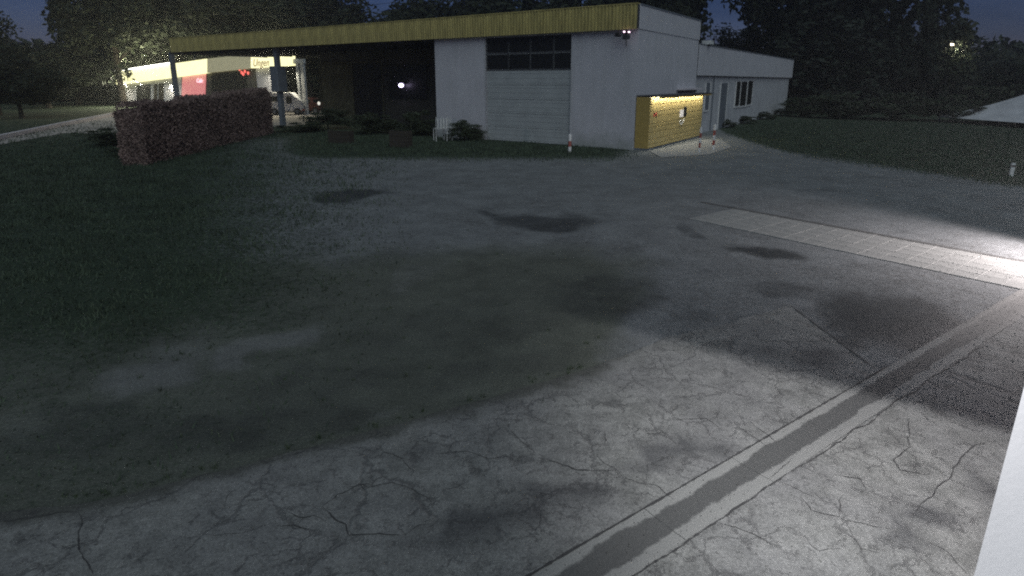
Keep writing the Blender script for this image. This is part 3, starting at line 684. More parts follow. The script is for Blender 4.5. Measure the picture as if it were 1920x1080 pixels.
# ------------------------------------------------------------------ shop with lit sign, left
def text_obj(name, body, size, m_, parent, loc, rot, shear=.3, ext=.01):
    c = bpy.data.curves.new(name, 'FONT'); c.body = body; c.size = size; c.extrude = ext; c.shear = shear
    o = bpy.data.objects.new(name, c); c.materials.append(m_); link(o, parent); o.location = loc; o.rotation_euler = rot
    c.align_x = 'LEFT'; bpy.context.view_layer.update()
    me = bpy.data.meshes.new_from_object(o.evaluated_get(bpy.context.evaluated_depsgraph_get())); o2 = bpy.data.objects.new(name, me); link(o2, parent)
    o2.location = loc; o2.rotation_euler = rot; bpy.data.objects.remove(o); o2.name = name
    if not me.materials: me.materials.append(m_)
    return o2
XS = 9.5
def shop():
    root = empty('fuel_shop', C0, BANG); tag(root, 'white fuel station shop with glowing pale yellow fascia sign behind the brown hedge', 'shop')
    def quadbox(pts, th, name, m_, parent=root, off=XS):
        # pts: pixel corners (tl, tr, br, bl) on plane x=off, extruded back
        L_ = [FR(x, y, off) for x, y in pts]
        m = MB(); f4 = [(off, y, z) for y, z in L_]; b4 = [(off+th, y, z) for y, z in L_]
        m.hexa(f4, b4); return m.build(name, m_, parent)
    # wall sections down to the ground
    def wallsec(px0, px1, pyt0, pyt1, m_, name='wall', off=XS+.5, th=.25):
        a = FR(px0, pyt0, off); c = FR(px1, pyt1, off)
        m = MB(); m.hexa([(off, a[0], 0), (off, c[0], 0), (off+th, c[0], 0), (off+th, a[0], 0)], [(off, a[0], a[1]), (off, c[0], c[1]), (off+th, c[0], c[1]), (off+th, a[0], a[1])])
        return m.build(name, m_, root)
    wallsec(229, 330, 150, 136, M['render_wall'])
    wallsec(331, 338, 136, 135, M['render_wall'])
    wallsec(339, 478, 135, 126, M['dark_wall'])
    wallsec(479, 517, 126, 122, M['render_wall'])
    wn_ = quadbox([(256, 160), (281, 157), (281, 188), (256, 192)], .06, 'window', M['glass'], off=XS+.43)
    fr = quadbox([(253, 157), (284, 154), (284, 157.4), (253, 160.4)], .05, 'window_frame', M['white_paint'], wn_, XS+.42)
    quadbox([(288, 158), (294, 157), (294, 200), (288, 201)], .05, 'door', M['brown_wood'], off=XS+.43)
    quadbox([(297, 157), (306, 156), (306, 200), (297, 201)], .05, 'door', M['brown_wood'], off=XS+.43)
    quadbox([(342, 142), (386, 138), (384, 184), (340, 186)], .05, 'lit_window', M['window_pink'], off=XS+.43)
    for k, px in enumerate((396, 413, 430, 447)):
        quadbox([(px, 141-k*2), (px+15, 139-k*2), (px+15, 182), (px, 184)], .05, 'window', M['glass'], off=XS+.43)
    # sign boxes (raise slightly towards the garage)
    tilt = [(213, 135, 217, 157), (325, 115, 325, 141)]
    sg = quadbox([(213, 135), (388, 110), (388, 136.5), (217, 159)], .45, 'sign_box', M['sign_face'])
    quadbox([(388.4, 110), (470, 101), (470, 128), (388.4, 136.5)], .45, 'sign_box', M['sign_dim'])
    quadbox([(470.6, 95), (545, 93), (546, 123), (470.6, 127.5)], .45, 'sign_box', M['sign_face'])
    # lamp tubes on the sign's top edge
    for (a, b_) in (((216, 133.4), (250, 128.4)), ((251, 128.2), (286, 123)), ((287, 122.8), (321, 117.8))):
        ya, za = FR(*a, XS-.15); yb, zb_ = FR(*b_, XS-.15)
        MB().tube([(XS-.15, ya, za), (XS-.15, yb, zb_)], .07).build('lamp_tube', M['tube_white'], root)
    ya, za = FR(474, 124.5, XS-.03)
    text_obj('sign_lettering', 'Ungen', .95, M['text_brown'], root, (XS-.02, ya, za), (R(90), 0, R(-90)), .35, .008)
    # neon signs
    y_, z_ = FR(367, 155, XS+.3)
    text_obj('neon_lettering', 'Cafe', .62, M['neon_pink'], root, (XS+.36, y_, z_), (R(90), 0, R(-90)), .35, .02)
    for (a, c_) in ((448, 130), (452, 136), (458, 134), (464, 137), (455, 139)):
        yy, zz = FR(a, c_, XS+.3); MB().tube([(XS+.36, yy+.12*math.cos(t), zz+.11*math.sin(t)) for t in np.linspace(0, 6.28, 9)], .045, 6).build('neon_tube', M['neon_red'], root)
    # roof
    a = FR(213, 134, XS); c = FR(545, 92.6, XS)
    MB().hexa([(XS+.46, a[0], a[1]-.25), (XS+.46, c[0], c[1]-.25), (XS+9, c[0], c[1]-.25), (XS+9, a[0], a[1]-.25)], [(XS+.46, a[0], a[1]-.1), (XS+.46, c[0], c[1]-.1), (XS+9, c[0], c[1]-.1), (XS+9, a[0], a[1]-.1)]).build('roof', M['roof_felt'], root)
    # end frame of white posts
    for (x0, x1, yt, yb) in ((557, 562, 110, 213), (567.5, 570, 112, 213)):
        a = FR(x0, yt, XS+.2); c = FR(x1, yb, XS+.2); MB().box(XS+.2, XS+.4, c[0], a[0], 0, a[1]).build('post', M['old_white'], root)
    a = FR(546, 111, XS+.2); c = FR(569, 119, XS+.2); MB().box(XS+.18, XS+.42, c[0], a[0], c[1], a[1]).build('crossbeam', M['old_white'], root)
    # sign light falling on the forecourt
    for px, e in ((216, 420), (245, 420), (300, 260), (490, 160), (535, 160)):
        y_, z_ = FR(px, 150 if px < 400 else 128, XS-.6)
        ld = bpy.data.lights.new('shop_light', 'AREA'); ld.shape = 'RECTANGLE'; ld.size = 2.5; ld.size_y = .3; ld.energy = e; ld.color = (1, .93, .72)
        lo = link(bpy.data.objects.new('shop_light', ld), root); lo.location = (XS-.25, y_, z_+.05); lo.rotation_euler = (R(0), R(38), 0)
    # added point lights that imitate the sign's halo on the crowns behind
    for px, e in ((225, 900), (275, 900), (320, 650), (400, 250), (510, 450)):
        y_, z_ = FR(px, 118 if px < 400 else 88, XS)
        ld = bpy.data.lights.new('sign_halo_fill', 'POINT'); ld.energy = e; ld.color = (1, .93, .62); ld.shadow_soft_size = .3
        lo = link(bpy.data.objects.new('sign_halo_fill', ld), root); lo.location = (XS+.2, y_, z_+.35)
    # forecourt apron (lit) and white kerb wall
    ap = [G(-140, 300), G(60, 250), G(100, 250), G(235, 252), G(620, 236), G(640, 200), G(210, 205), G(0, 240)]
    pts = [G(-60, 282), G(120, 250), G(228, 252), G(400, 246), G(600, 232), G(640, 205), G(560, 196), G(235, 206), G(110, 230), G(0, 258)]
    V = [(p.x, p.y, .012) for p in pts]
    o = pydata('forecourt', V, [tuple(range(len(V)))], M['apron']); tag(o, 'pale forecourt surface lit by the shop sign', kind='structure')
    kb = [(-60, 276), (0, 262), (60, 249), (110, 238), (170, 226), (228, 214.5)]
    kp = [G(*p) for p in kb]; root2 = empty('roadside_kerb', kp[0]); tag(root2, 'long pale kerb catching the sign light at the far left', 'kerb')
    for a, c in zip(kp, kp[1:]):
        d = (c-a); n = max(1, round(d.length/2.5))
        for k in range(n):
            p = a + d*(k/n) - kp[0]; q = a + d*((k+.985)/n) - kp[0]; nn = Vector((-d.y, d.x, 0)).normalized()*.12
            hgt = .24
            MB().hexa([p-nn, q-nn, q+nn, p+nn], [v+Vector((0, 0, hgt)) for v in (p-nn, q-nn, q+nn, p+nn)]).build('kerbstone', M['kerb_white'], root2)
shop()

# ------------------------------------------------------------------ parcel locker
def locker():
    off = -.66
    x0 = RT(1218, 230, off)[0]; x1 = RT(1316, 220, off)[0]; zt = (RT(1218, 180, off)[1] + RT(1316, 177, off)[1])/2
    root = empty('parcel_locker', toW(x0, 0, 0), BANG); tag(root, 'yellow parcel locker bank with lit canopy strip against the garage side wall', 'parcel locker')
    W = x1-x0; d0, d1 = off, -.035
    MB().box(0, W, d0+.03, d1, .08, zt-.02).build('cabinet', M['locker_yellow2'], root)
    MB().box(-.012, W+.01, d0+.02, d1, -.0, .078).build('base', M['pole_grey'], root)
    MB().box(-.014, -.002, d0+.03, d1, .082, zt-.02).build('side_panel', M['locker_yellow2'], root)
    MB().box(-.03, W+.03, d0-.42, d1, zt, zt+.05, bev=.006).build('canopy_roof', M['dark_metal'], root)
    MB().box(-.0, W, d0-.41, d0-.37, zt-.07, zt-.003).build('canopy_lip', M['locker_yellow2'], root)
    nc, nr = 9, 9; cw = W/nc
    for i in range(nc):
        hs = [.15, .22, .30, .22, .15, .30, .22, .30, .28]
        tot = sum(hs); z = .10; sc = (zt-.04-.10)/tot
        for j, h_ in enumerate(hs):
            h = h_*sc
            if i == 5 and 4 <= j <= 6: z += h; continue
            MB().box(i*cw+.003, (i+1)*cw-.003, d0+.004, d0+.029, z+.009, z+h-.009, bev=.0).build('locker_door', M['locker_yellow'], root)
            z += h
    # screen column
    i = 5; hs = [.15, .22, .30, .22, .15, .30, .22, .30, .28]; sc = (zt-.14)/sum(hs); za = .10+sum(hs[:4])*sc; zb = .10+sum(hs[:7])*sc
    MB().box(i*cw+.01, (i+1)*cw-.01, d0, d0+.029, za, zb).build('terminal', M['locker_yellow'], root)
    MB().box((i-.35)*cw, (i+.25)*cw, d0-.016, d0-.002, zb-.42, zb-.08).build('notice', M['notice_glow'], root)  # pale label with a weak emission of its own
    MB().box((i+.32)*cw, (i+.80)*cw, d0-.016, d0-.002, zb-.40, zb+.04).build('screen', M['black'], root)
    # post horn mark
    hx = (i-.1)*cw; hz = za+.0
    arc = [(hx+.16*math.cos(t), d0-.012, hz+.11*math.sin(t)) for t in np.linspace(-.4, 5.4, 14)] + [(hx+.30, d0-.012, hz+.0), (hx+.42, d0-.012, hz+.12)]
    MB().tube(arc, .022, 6).build('horn_mark', M['white_paint'], root)
    text_obj('logo_lettering', 'DHL', .26, M['text_red'], root, (.35, d0-.004, zt-.85), (R(90), 0, 0), .3, .004)
    # led strip under the canopy
    for k in range(18):
        xx = (k+.5)*W/18
        MB().box(xx-.085, xx+.085, d0-.36, d0-.22, zt-.03, zt-.006).build('led', M['tube_warm'], root)
    ld = bpy.data.lights.new('locker_light', 'AREA'); ld.shape = 'RECTANGLE'; ld.size = W*.96; ld.size_y = .05; ld.energy = 52; ld.color = (1, .96, .80)
    lo = link(bpy.data.objects.new('locker_light', ld), root); lo.location = (W/2, d0-.16, zt-.04); lo.rotation_euler = (R(20), 0, 0)
    # short pale ledge on the wall above
    xa = RT(1276, 167, -.2)[0]; xb = RT(1312, 165, -.2)[0]; zz = RT(1290, 167, -.2)[1]
    sh = empty('wall_shelf', toW(xa, -.005, zz), BANG); tag(sh, 'short pale ledge on the wall just above the parcel locker', 'ledge')
    MB().box(0, xb-xa, -.35, 0, -.04, .04).build('ledge_board', M['kerb_white'], sh)
    MB().box(.05, xb-xa-.05, -.05, -.002, -.16, -.045).build('ledge_bracket', M['pole_grey'], sh)
locker()
# concrete pad in front of the locker
pad = [G(1218, 284), G(1318, 262), G(1352, 262), G(1372, 276), G(1330, 290), G(1240, 296)]
o = pydata('locker_pad', [(p.x, p.y, .014) for p in pad], [tuple(range(len(pad)))], mat('pad_concrete', (.33, .33, .33), .9, .2, 1.5, .2)); tag(o, 'concrete pad before the parcel locker', kind='structure')

# ------------------------------------------------------------------ striped poles and posts
def striped(px, pyb, pyt, r, n, label, name='striped_pole', group='red and white marker poles'):
    g = G(px, pyb); top = P(px, pyt, g.y).z; e = empty(name, g); tag(e, label, 'marker pole', group)
    for k in range(n):
        a = top*k/n; b = top*(k+1)/n
        MB().tube([(0, 0, a+.001), (0, 0, b-.001)], r, 10).build('band', M['white_paint'] if k % 2 == 0 else M['red_paint'], e)
    MB().ball((0, 0, top), r*1.02, 1).build('cap', M['white_paint'], e)
striped(1311, 286, 240, .045, 5, 'red and white pole standing closest to the parcel locker')
striped(1337, 281, 235, .055, 5, 'red and white pole standing alone right of the parcel locker')
striped(1068, 285, 254, .07, 3, 'short red and white post beside the garage door', 'striped_post')
g = G(1895, 331); e = empty('marker_post', g); tag(e, 'small pale marker post on the grass verge at the right edge', 'post')
MB().box(-.06, .06, -.03, .03, 0, .42, bev=.008).build('post_body', M['old_white'], e); MB().box(-.062, .062, -.034, -.031, .3, .36).build('reflector', M['black'], e)

# ------------------------------------------------------------------ annex
def annex():
    root = empty('annex_building', C0, BANG); tag(root, 'low white annex with narrow dark windows behind the yellow parcel locker', 'building')
    xa = 8.29; xb = 37.0; z_e = 3.25; zt = 4.78
    MB().box(xa, xb, .12, 7.8, 0, z_e).build('wall', M['render_wall2'], root)
    # deep white eaves band
    n = 12; w = (xb+.3-xa)/n
    for k in range(n): MB().box(xa+k*w+.004, xa+(k+1)*w-.004, -.07, -.02, z_e-.05, zt, bev=.0).build('eaves_panel', M['render_wall'], root)
    MB().box(xa, xb+.3, -.018, 8.2, z_e+.002, zt-.1).build('roof', M['roof_felt'], root)
    MB().box(xa, xb+.33, -.10, .0, zt+.002, zt+.05).build('roof_edge', M['pole_grey'], root)
    def win(px0, px1, py0, py1, name='window', m_=M['glass'], dz=None):
        x0, z1 = RT(px0, py0, .1); x1, z0 = RT(px1, py1, .1)
        if dz is not None: z0 = dz
        z1 = min(z1, z_e-.06)
        o = MB().box(x0, x1, .09, .117, z0, z1).build(name, m_, root)
        f = MB(); f.box(x0-.08, x0, .06, .118, z0-.05, z1+.04); f.box(x1, x1+.08, .06, .118, z0-.05, z1+.04); f.box(x0-.08, x1+.08, .055, .118, z0-.11, z0-.051)
        f.build('frame', M['white_paint'], o); return o
    win(1381, 1385, 153, 198); win(1390, 1398, 153, 197); win(1402, 1408, 152, 195)
    win(1324, 1328, 155, 205, m_=M['pole_grey']); win(1352, 1359, 156, 222, 'door', M['pole_grey'], .02)
    x0, z0 = RT(1325, 86, -.07)
    MB().box(x0, x0+.5, -.3, .2, zt+.06, zt+.26).build('roof_vent', M['old_white'], root)
    MB().tube([(12.0, .09, 0), (12.0, .09, z_e)], .05).build('downpipe', M['pole_grey'], root)
    b2 = empty('far_shed', C0, BANG); tag(b2, 'small dim shed beyond the end of the white annex', 'shed')
    MB().box(38.6, 46, 1.6, 6, 0, 2.6).build('wall', M['dark_wall'], b2)
    MB().box(38.2, 46.4, 1.2, 6.4, 2.602, 3.5).build('roof', M['render_wall2'], b2)
annex()

# ------------------------------------------------------------------ clutter near the canopy: chairs, planters
def chair(loc, rz, tilt, label):
    e = empty('garden_chair', loc); e.scale = (1.25, 1.25, 1.35); e.rotation_euler = (tilt[0], tilt[1], rz); tag(e, label, 'chair', 'white garden chairs by the wall')
    for sx in (-.22, .22):
        MB().tube([(sx, -.22, 0), (sx, -.22, .44)], .018, 6).build('leg', M['old_white'], e)
        MB().tube([(sx, .2, 0), (sx, .22, .44), (sx, .30, .88)], .018, 6).build('leg', M['old_white'], e)
    for k in range(5): MB().box(-.23, .23, -.22+k*.088, -.22+k*.088+.06, .441, .46).build('slat', M['old_white'], e)
    for k in range(4): MB().box(-.2+k*.115, -.2+k*.115+.05, .262, .285, .50, .86, M=Matrix.Rotation(R(-6), 4, 'X')).build('slat', M['old_white'], e)
p = G(826, 264); chair((p.x, p.y, 0), R(200), (0, 0), 'white slatted garden chair nearest the dark canopy opening')
p = G(845, 262); chair((p.x, p.y, 0), R(150), (0, 0), 'white slatted garden chair half hidden in weeds at the garage wall')
def planter(px, py, w, h, label):
    g = G(px, py); e = empty('planter', g, R(-20)); tag(e, label, 'planter', 'dark planters before the canopy')
    for k in range(3):
        z = k*h/3
        MB().box(-w/2, w/2, -.2, -.17, z+.005, z+h/3-.005).build('plank', M['brown_wood'], e)
        MB().box(-w/2, -w/2+.03, -.168, .2, z+.005, z+h/3-.005).build('plank', M['brown_wood'], e)
        MB().box(w/2-.03, w/2, -.168, .2, z+.005, z+h/3-.005).build('plank', M['brown_wood'], e)
    MB().box(-w/2+.032, w/2-.032, -.166, .2, .02, h-.06).build('soil', M['roof_felt'], e)
    return g
planter(752, 276, .95, .75, 'dark wooden planter before the canopy, nearest the chairs')
planter(640, 268, 1.2, .6, 'dark wooden planter under the middle of the canopy')

# ------------------------------------------------------------------ van, car
def wheel(parent, x, y, r=.3, w=.2):
    o = MB().tube([(x, y-w/2, r), (x, y+w/2, r)], r, 16).build('wheel', M['rubber'], parent)
    MB().tube([(x, y-w/2-.006, r), (x, y-w/2-.001, r)], r*.55, 12).build('rim', M['pole_grey'], o)
def vehicles():
    g = G(541, 215); e = empty('parked_van', (g.x, g.y, 0), R(4)); tag(e, 'small white van parked behind the thick grey canopy column', 'van')
    bm = MB(); prof = [(-1.45, .35), (-1.45, 1.75), (-1.30, 1.92), (.55, 1.92), (.95, 1.45), (1.45, 1.2), (1.5, .35)]
    a = [bm.bm.verts.new((x, -.75, z)) for x, z in prof]; b = [bm.bm.verts.new((x, .75, z)) for x, z in prof]
    bm.bm.faces.new(a); bm.bm.faces.new(b[::-1])
    for k in range(len(prof)): j = (k+1) % len(prof); bm.bm.faces.new((a[k], b[k], b[j], a[j]))
    bmesh.ops.bevel(bm.bm, geom=list(bm.bm.edges), offset=.06, segments=2, affect='EDGES'); bm.build('body', M['white_paint'], e)
    MB().box(.12, .62, -.775, -.752, 1.0, 1.62, bev=.01).build('window', M['glass'], e)
    MB().box(-1.2, -.3, -.775, -.752, 1.15, 1.6, bev=.01).build('window', M['glass'], e)
    MB().box(1.2, 1.50, -.70, .70, .35, .55).build('bumper', M['red_paint'], e)
    for x in (-.95, 1.0): wheel(e, x, -.7); wheel(e, x, .7)
    g = G(586, 213); e = empty('parked_car', (g.x, g.y, 0), R(-14)); tag(e, 'dark red car with one lit headlight right of the white van', 'car')
    bm = MB(); prof = [(-1.5, .3), (-1.55, .9), (-1.0, 1.0), (-.7, 1.42), (.3, 1.42), (.75, 1.0), (1.4, .85), (1.5, .3)]
    a = [bm.bm.verts.new((x*.8, -.72, z)) for x, z in prof]; b = [bm.bm.verts.new((x*.8, .72, z)) for x, z in prof]
    bm.bm.faces.new(a); bm.bm.faces.new(b[::-1])
    for k in range(len(prof)): j = (k+1) % len(prof); bm.bm.faces.new((a[k], b[k], b[j], a[j]))
    bmesh.ops.bevel(bm.bm, geom=list(bm.bm.edges), offset=.05, segments=2, affect='EDGES'); bm.build('body', M['car_red'], e)
    MB().box(-.6, .3, -.745, -.722, 1.0, 1.34).build('window', M['glass'], e)
    MB().box(.56, .60, -.60, .60, 1.02, 1.3, M=None).build('windscreen', M['glass'], e)
    MB().ball((1.12, -.62, .95), .16, 2, (.7, 1, 1)).build('headlight', M['headlight'], e, True)
    for x in (-.8, .8): wheel(e, x, -.68); wheel(e, x, .68)
vehicles()

# ------------------------------------------------------------------ vegetation
def leaf_quads(centers, size, jitter=.4, up=.3):
    n = len(centers)
    a = RNG.normal(size=(n, 3)); a /= np.linalg.norm(a, axis=1, keepdims=True)
    t = RNG.normal(size=(n, 3)); t -= a*(a*t).sum(1, keepdims=True); t /= np.linalg.norm(t, axis=1, keepdims=True)
    b = np.cross(a, t); s = size*(1+jitter*RNG.uniform(-1, 1, (n, 1)))
    return np.stack([centers-t*s*.5, centers+b*s*.32, centers+t*s*.6, centers-b*s*.32], 1)
def crown_pts(n, clumps, cr, shape):
    out = []
    cs = []
    while len(cs) < clumps:
        p = RNG.uniform(-1, 1, 3)
        if shape(p): cs.append(p)
    cs = np.array(cs); per = n//clumps
    for c in cs:
        r = cr*RNG.uniform(.5, 1.3)
        d = RNG.normal(size=(per, 3)); d /= np.linalg.norm(d, axis=1, keepdims=True); d *= (RNG.uniform(0, 1, (per, 1))**.5)*r
        d[:, 2] *= .75; out.append(c+d)
    return np.concatenate(out)
def make_tree(kind, seed):
    """meshes for a tree of height 1, crown half width ~.32"""
    global RNG
    RNG = np.random.default_rng(seed)
    if kind == 'broad':
        shp = lambda p: (p[0]**2+p[1]**2)/(.35+.5*(1-abs(p[2]-(-.1)))) + (p[2]/1.0)**2 < .92
        pts = crown_pts(15000, 100, .27, shp); pts = pts*np.array([.34, .34, .42]) + np.array([0, 0, .60]); me = quads_mesh('crown', leaf_quads(pts, .027), M['leaf_dark'])
    elif kind == 'conifer':
        shp = lambda p: math.hypot(p[0], p[1]) < .95*(1-(p[2]+1)/2)**.7+.04
        pts = crown_pts(14000, 170, .15, shp); pts = pts*np.array([.22, .22, .49]) + np.array([0, 0, .52]); me = quads_mesh('crown', leaf_quads(pts, .024), M['needle'])
    else:
        shp = lambda p: p[0]**2+p[1]**2+p[2]**2 < .95
        pts = crown_pts(5000, 40, .34, shp); pts = pts*np.array([.5, .5, .42]) + np.array([0, 0, .46]); pts[:, 2] = np.maximum(pts[:, 2], .01); me = quads_mesh('crown', leaf_quads(pts, .045), M['leaf_mid'])
    m = MB()
    m.tube([(0, 0, -.01), (.005, 0, .25), (-.004, .006, .55), (.0, 0, .85)], .022, 8, .005)
    if kind == 'broad':
        for k in range(6):
            a = k*1.05+seed; m.tube([(0, 0, .28+.05*k), (.12*math.cos(a), .12*math.sin(a), .42+.05*k), (.24*math.cos(a), .24*math.sin(a), .52+.05*k)], .009, 5, .003)
    tr = m.build('trunk', M['bark'])
    return me, tr.data, tr
VAR = {}
for kd, n in (('broad', 3), ('conifer', 2), ('bush', 2)):
    VAR[kd] = []
    for s in range(n):
        cme, tme, tobj = make_tree(kd, 11+s*7+len(kd)); bpy.data.objects.remove(tobj); VAR[kd].append((cme, tme))
def tree(kind, px, Y, ytop, wpx, label, name=None, group='trees around the lot', v=None, cat='tree', zb=0.0):
    top = P(px, ytop, Y); h = top.z; half_w = wpx/2/FPX*Y
    cw = {'broad': .36, 'conifer': .22, 'bush': .52}[kind]; s = half_w/cw
    i = random.randrange(len(VAR[kind])) if v is None else v
    cme, tme = VAR[kind][i % len(VAR[kind])]
    e = empty(name or ('conifer_tree' if kind == 'conifer' else 'broadleaf_tree' if kind == 'broad' else 'shrub'), (top.x, Y, zb), random.uniform(0, 6.28))
    e.scale = (s, s, h); tag(e, label, cat, group)
    link(bpy.data.objects.new('crown', cme), e)
    if kind != 'bush': link(bpy.data.objects.new('trunk', tme), e)
    else: link(bpy.data.objects.new('stem', tme), e)
TREES = [
 ('broad', -40, 52, 20, 150, 'dark broadleaf tree at the far left edge beyond the kerb'),
 ('broad', 70, 66, 84, 190, 'low rounded tree below the open sky patch at top left'),
 ('broad', 185, 70, -110, 240, 'tall tree right of the open sky patch at top left'),
 ('broad', 300, 78, -150, 300, 'tall tree directly behind the brightest left sign section'),
 ('broad', 430, 74, -120, 280, 'tall tree behind the dim middle of the shop sign'),
 ('broad', 560, 80, -90, 260, 'tall tree behind the right end of the lit shop sign'),
 ('broad', 665, 84, 16, 150, 'lower tree topping the canopy where sky shows above'),
 ('broad', 790, 80, -20, 220, 'tree showing just above the yellow fascia over the dark opening'),
 ('broad', 930, 76, -60, 260, 'tree peeking over the yellow fascia above the garage door'),
 ('broad', 1090, 76, -70, 250, 'tree peeking over the fascia near the garage corner'),
 ('broad', 1262, 66, -180, 190, 'tall black tree rising behind the garage parapet corner'),
 ('broad', 1385, 82, 44, 150, 'lower tree with sky above it behind the white annex'),
 ('broad', 1500, 70, -170, 220, 'tall black tree behind the far end of the annex'),
 ('conifer', 1600, 60, -190, 240, 'broad conifer beyond the far shed'),
 ('conifer', 1668, 60, -260, 170, 'conifer just left of the narrow sky gap'),
 ('conifer', 1790, 56, -230, 160, 'columnar conifer right of the narrow sky gap with lamp lit leaves'),
 ('broad', 1560, 66, -60, 210, 'second tall black tree between the annex end and the broad conifer'),
 ('broad', 1200, 78, -60, 200, 'tree behind the garage roof just left of its right corner'),
 ('broad', 1580, 60, 60, 210, 'dense low tree below the broad conifer'),
 ('broad', 1730, 58, 84, 190, 'dense tree closing the bottom of the narrow sky gap'),
 ('broad', 1890, 62, 118, 150, 'low tree under the open sky at top right'),
 ('broad', 1990, 60, 96, 160, 'rounded tree at the far right edge above the white tent'),
 ('broad', 130, 76, 92, 200, 'small tree behind the long pale kerb at left'),
 ('broad', 20, 48, 110, 170, 'bushy tree nearest the left edge behind the kerb'),
]
for t in TREES: tree(*t)
BUSH = [
 ('bush', 205, 27.5, 235, 110, 'dark bush at the left end of the brown hedge'),
 ('bush', 255, 23.5, 262, 95, 'low dark bush at the front foot of the brown hedge'),
 ('bush', 1360, 38.5, 222, 46, 'low shrub beside the annex door'),
 ('bush', 1395, 42, 216, 52, 'shrub under the narrow dark annex windows'),
 ('bush', 1432, 47, 208, 52, 'shrub at the foot of the annex past its windows'),
 ('bush', 1466, 52, 202, 50, 'shrub at the far corner of the annex'),
 ('bush', 1510, 50, 176, 80, 'dark bush hiding the far shed foot'),
 ('bush', 1590, 48, 168, 130, 'wide dark bush right of the shed'),
 ('bush', 1690, 46, 170, 140, 'wide dark bush below the narrow sky gap'),
 ('bush', 1790, 44, 176, 120, 'dark bush below the lamp lit conifer'),
 ('bush', 1880, 52, 150, 150, 'green bush behind the white tent'),
 ('bush', 870, 30.0, 222, 74, 'weedy shrub against the white garage wall beside the door'),
 ('bush', 893, 29.6, 240, 40, 'small weed clump at the left jamb of the garage door'),
 ('bush', 790, 32.5, 200, 80, 'dark shrub left of the white garden chairs'),
 ('bush', 700, 34, 206, 110, 'dark shrub between the two planters'),
 ('bush', 612, 37, 200, 90, 'dark shrub right of the parked red car'),
 ('bush', 565, 35, 226, 90, 'dark ground shrub at the foot of the thick column'),
]
for t in BUSH: tree(*t, group='shrubs around the buildings', cat='shrub')

def hedge():
    A = G(281, 309); B = G(513, 250); d = B-A; Ln = d.length; u = d.normalized(); n = Vector((-u.y, u.x, 0))
    if n.x > 0: n = -n
    e = empty('clipped_hedge', A, math.atan2(u.y, u.x)); tag(e, 'tall clipped reddish brown hedge in front of the lit shop', 'hedge')
    za = P(281, 197, A.y).z; zb = P(513, 167, B.y).z; th = .85; sgn = 1 if (Matrix.Rotation(-math.atan2(u.y, u.x), 3, 'Z') @ n).y > 0 else -1
    rng = np.random.default_rng(5); N_ = 46000
    def top(x): return za + (zb-za)*x/Ln
    # extended to the left end so that its end reaches past the road
    X0 = -.2
    f = rng.choice(4, N_, p=[.55, .2, .17, .08]); x = rng.uniform(X0, Ln, N_); y = rng.uniform(0, th, N_); z = rng.uniform(0, 1, N_)
    y = np.where(f == 0, rng.uniform(0, .12, N_), y); z = np.where(f == 1, rng.uniform(.94, 1.0, N_), z); x = np.where(f == 2, X0 + rng.uniform(0, .12, N_), x); x = np.where(f == 3, Ln - rng.uniform(0, .12, N_), x)
    y = y + .045*np.sin(x*1.3)+.03*np.sin(z*7+x)+.02*np.sin(x*6.3+z*3)+rng.normal(0, .03, N_)
    edge = np.minimum(np.minimum(x-X0, Ln-x), .35)/.35
    z = z*(top(x) - .18*(1-edge)**2 + .08*np.sin(x*1.7)+.05*np.sin(x*5.1)+.03*np.sin(x*13))
    V = leaf_quads(np.stack([x, y*sgn, z], 1), .08)
    me = quads_mesh('foliage', V, M['leaf_brown']); link(bpy.data.objects.new('foliage', me), e)
    MB().hexa([(X0+.15, .12*sgn, 0), (Ln-.15, .12*sgn, 0), (Ln-.15, (th-.12)*sgn, 0), (X0+.15, (th-.12)*sgn, 0)], [(X0+.15, .12*sgn, za-.15), (Ln-.15, .12*sgn, zb-.15), (Ln-.15, (th-.12)*sgn, zb-.15), (X0+.15, (th-.12)*sgn, za-.15)]).build('inner_branches', mat('hedge_core', (.05, .035, .03), 1, .5, 8, .6, bscale=20), e)
hedge()

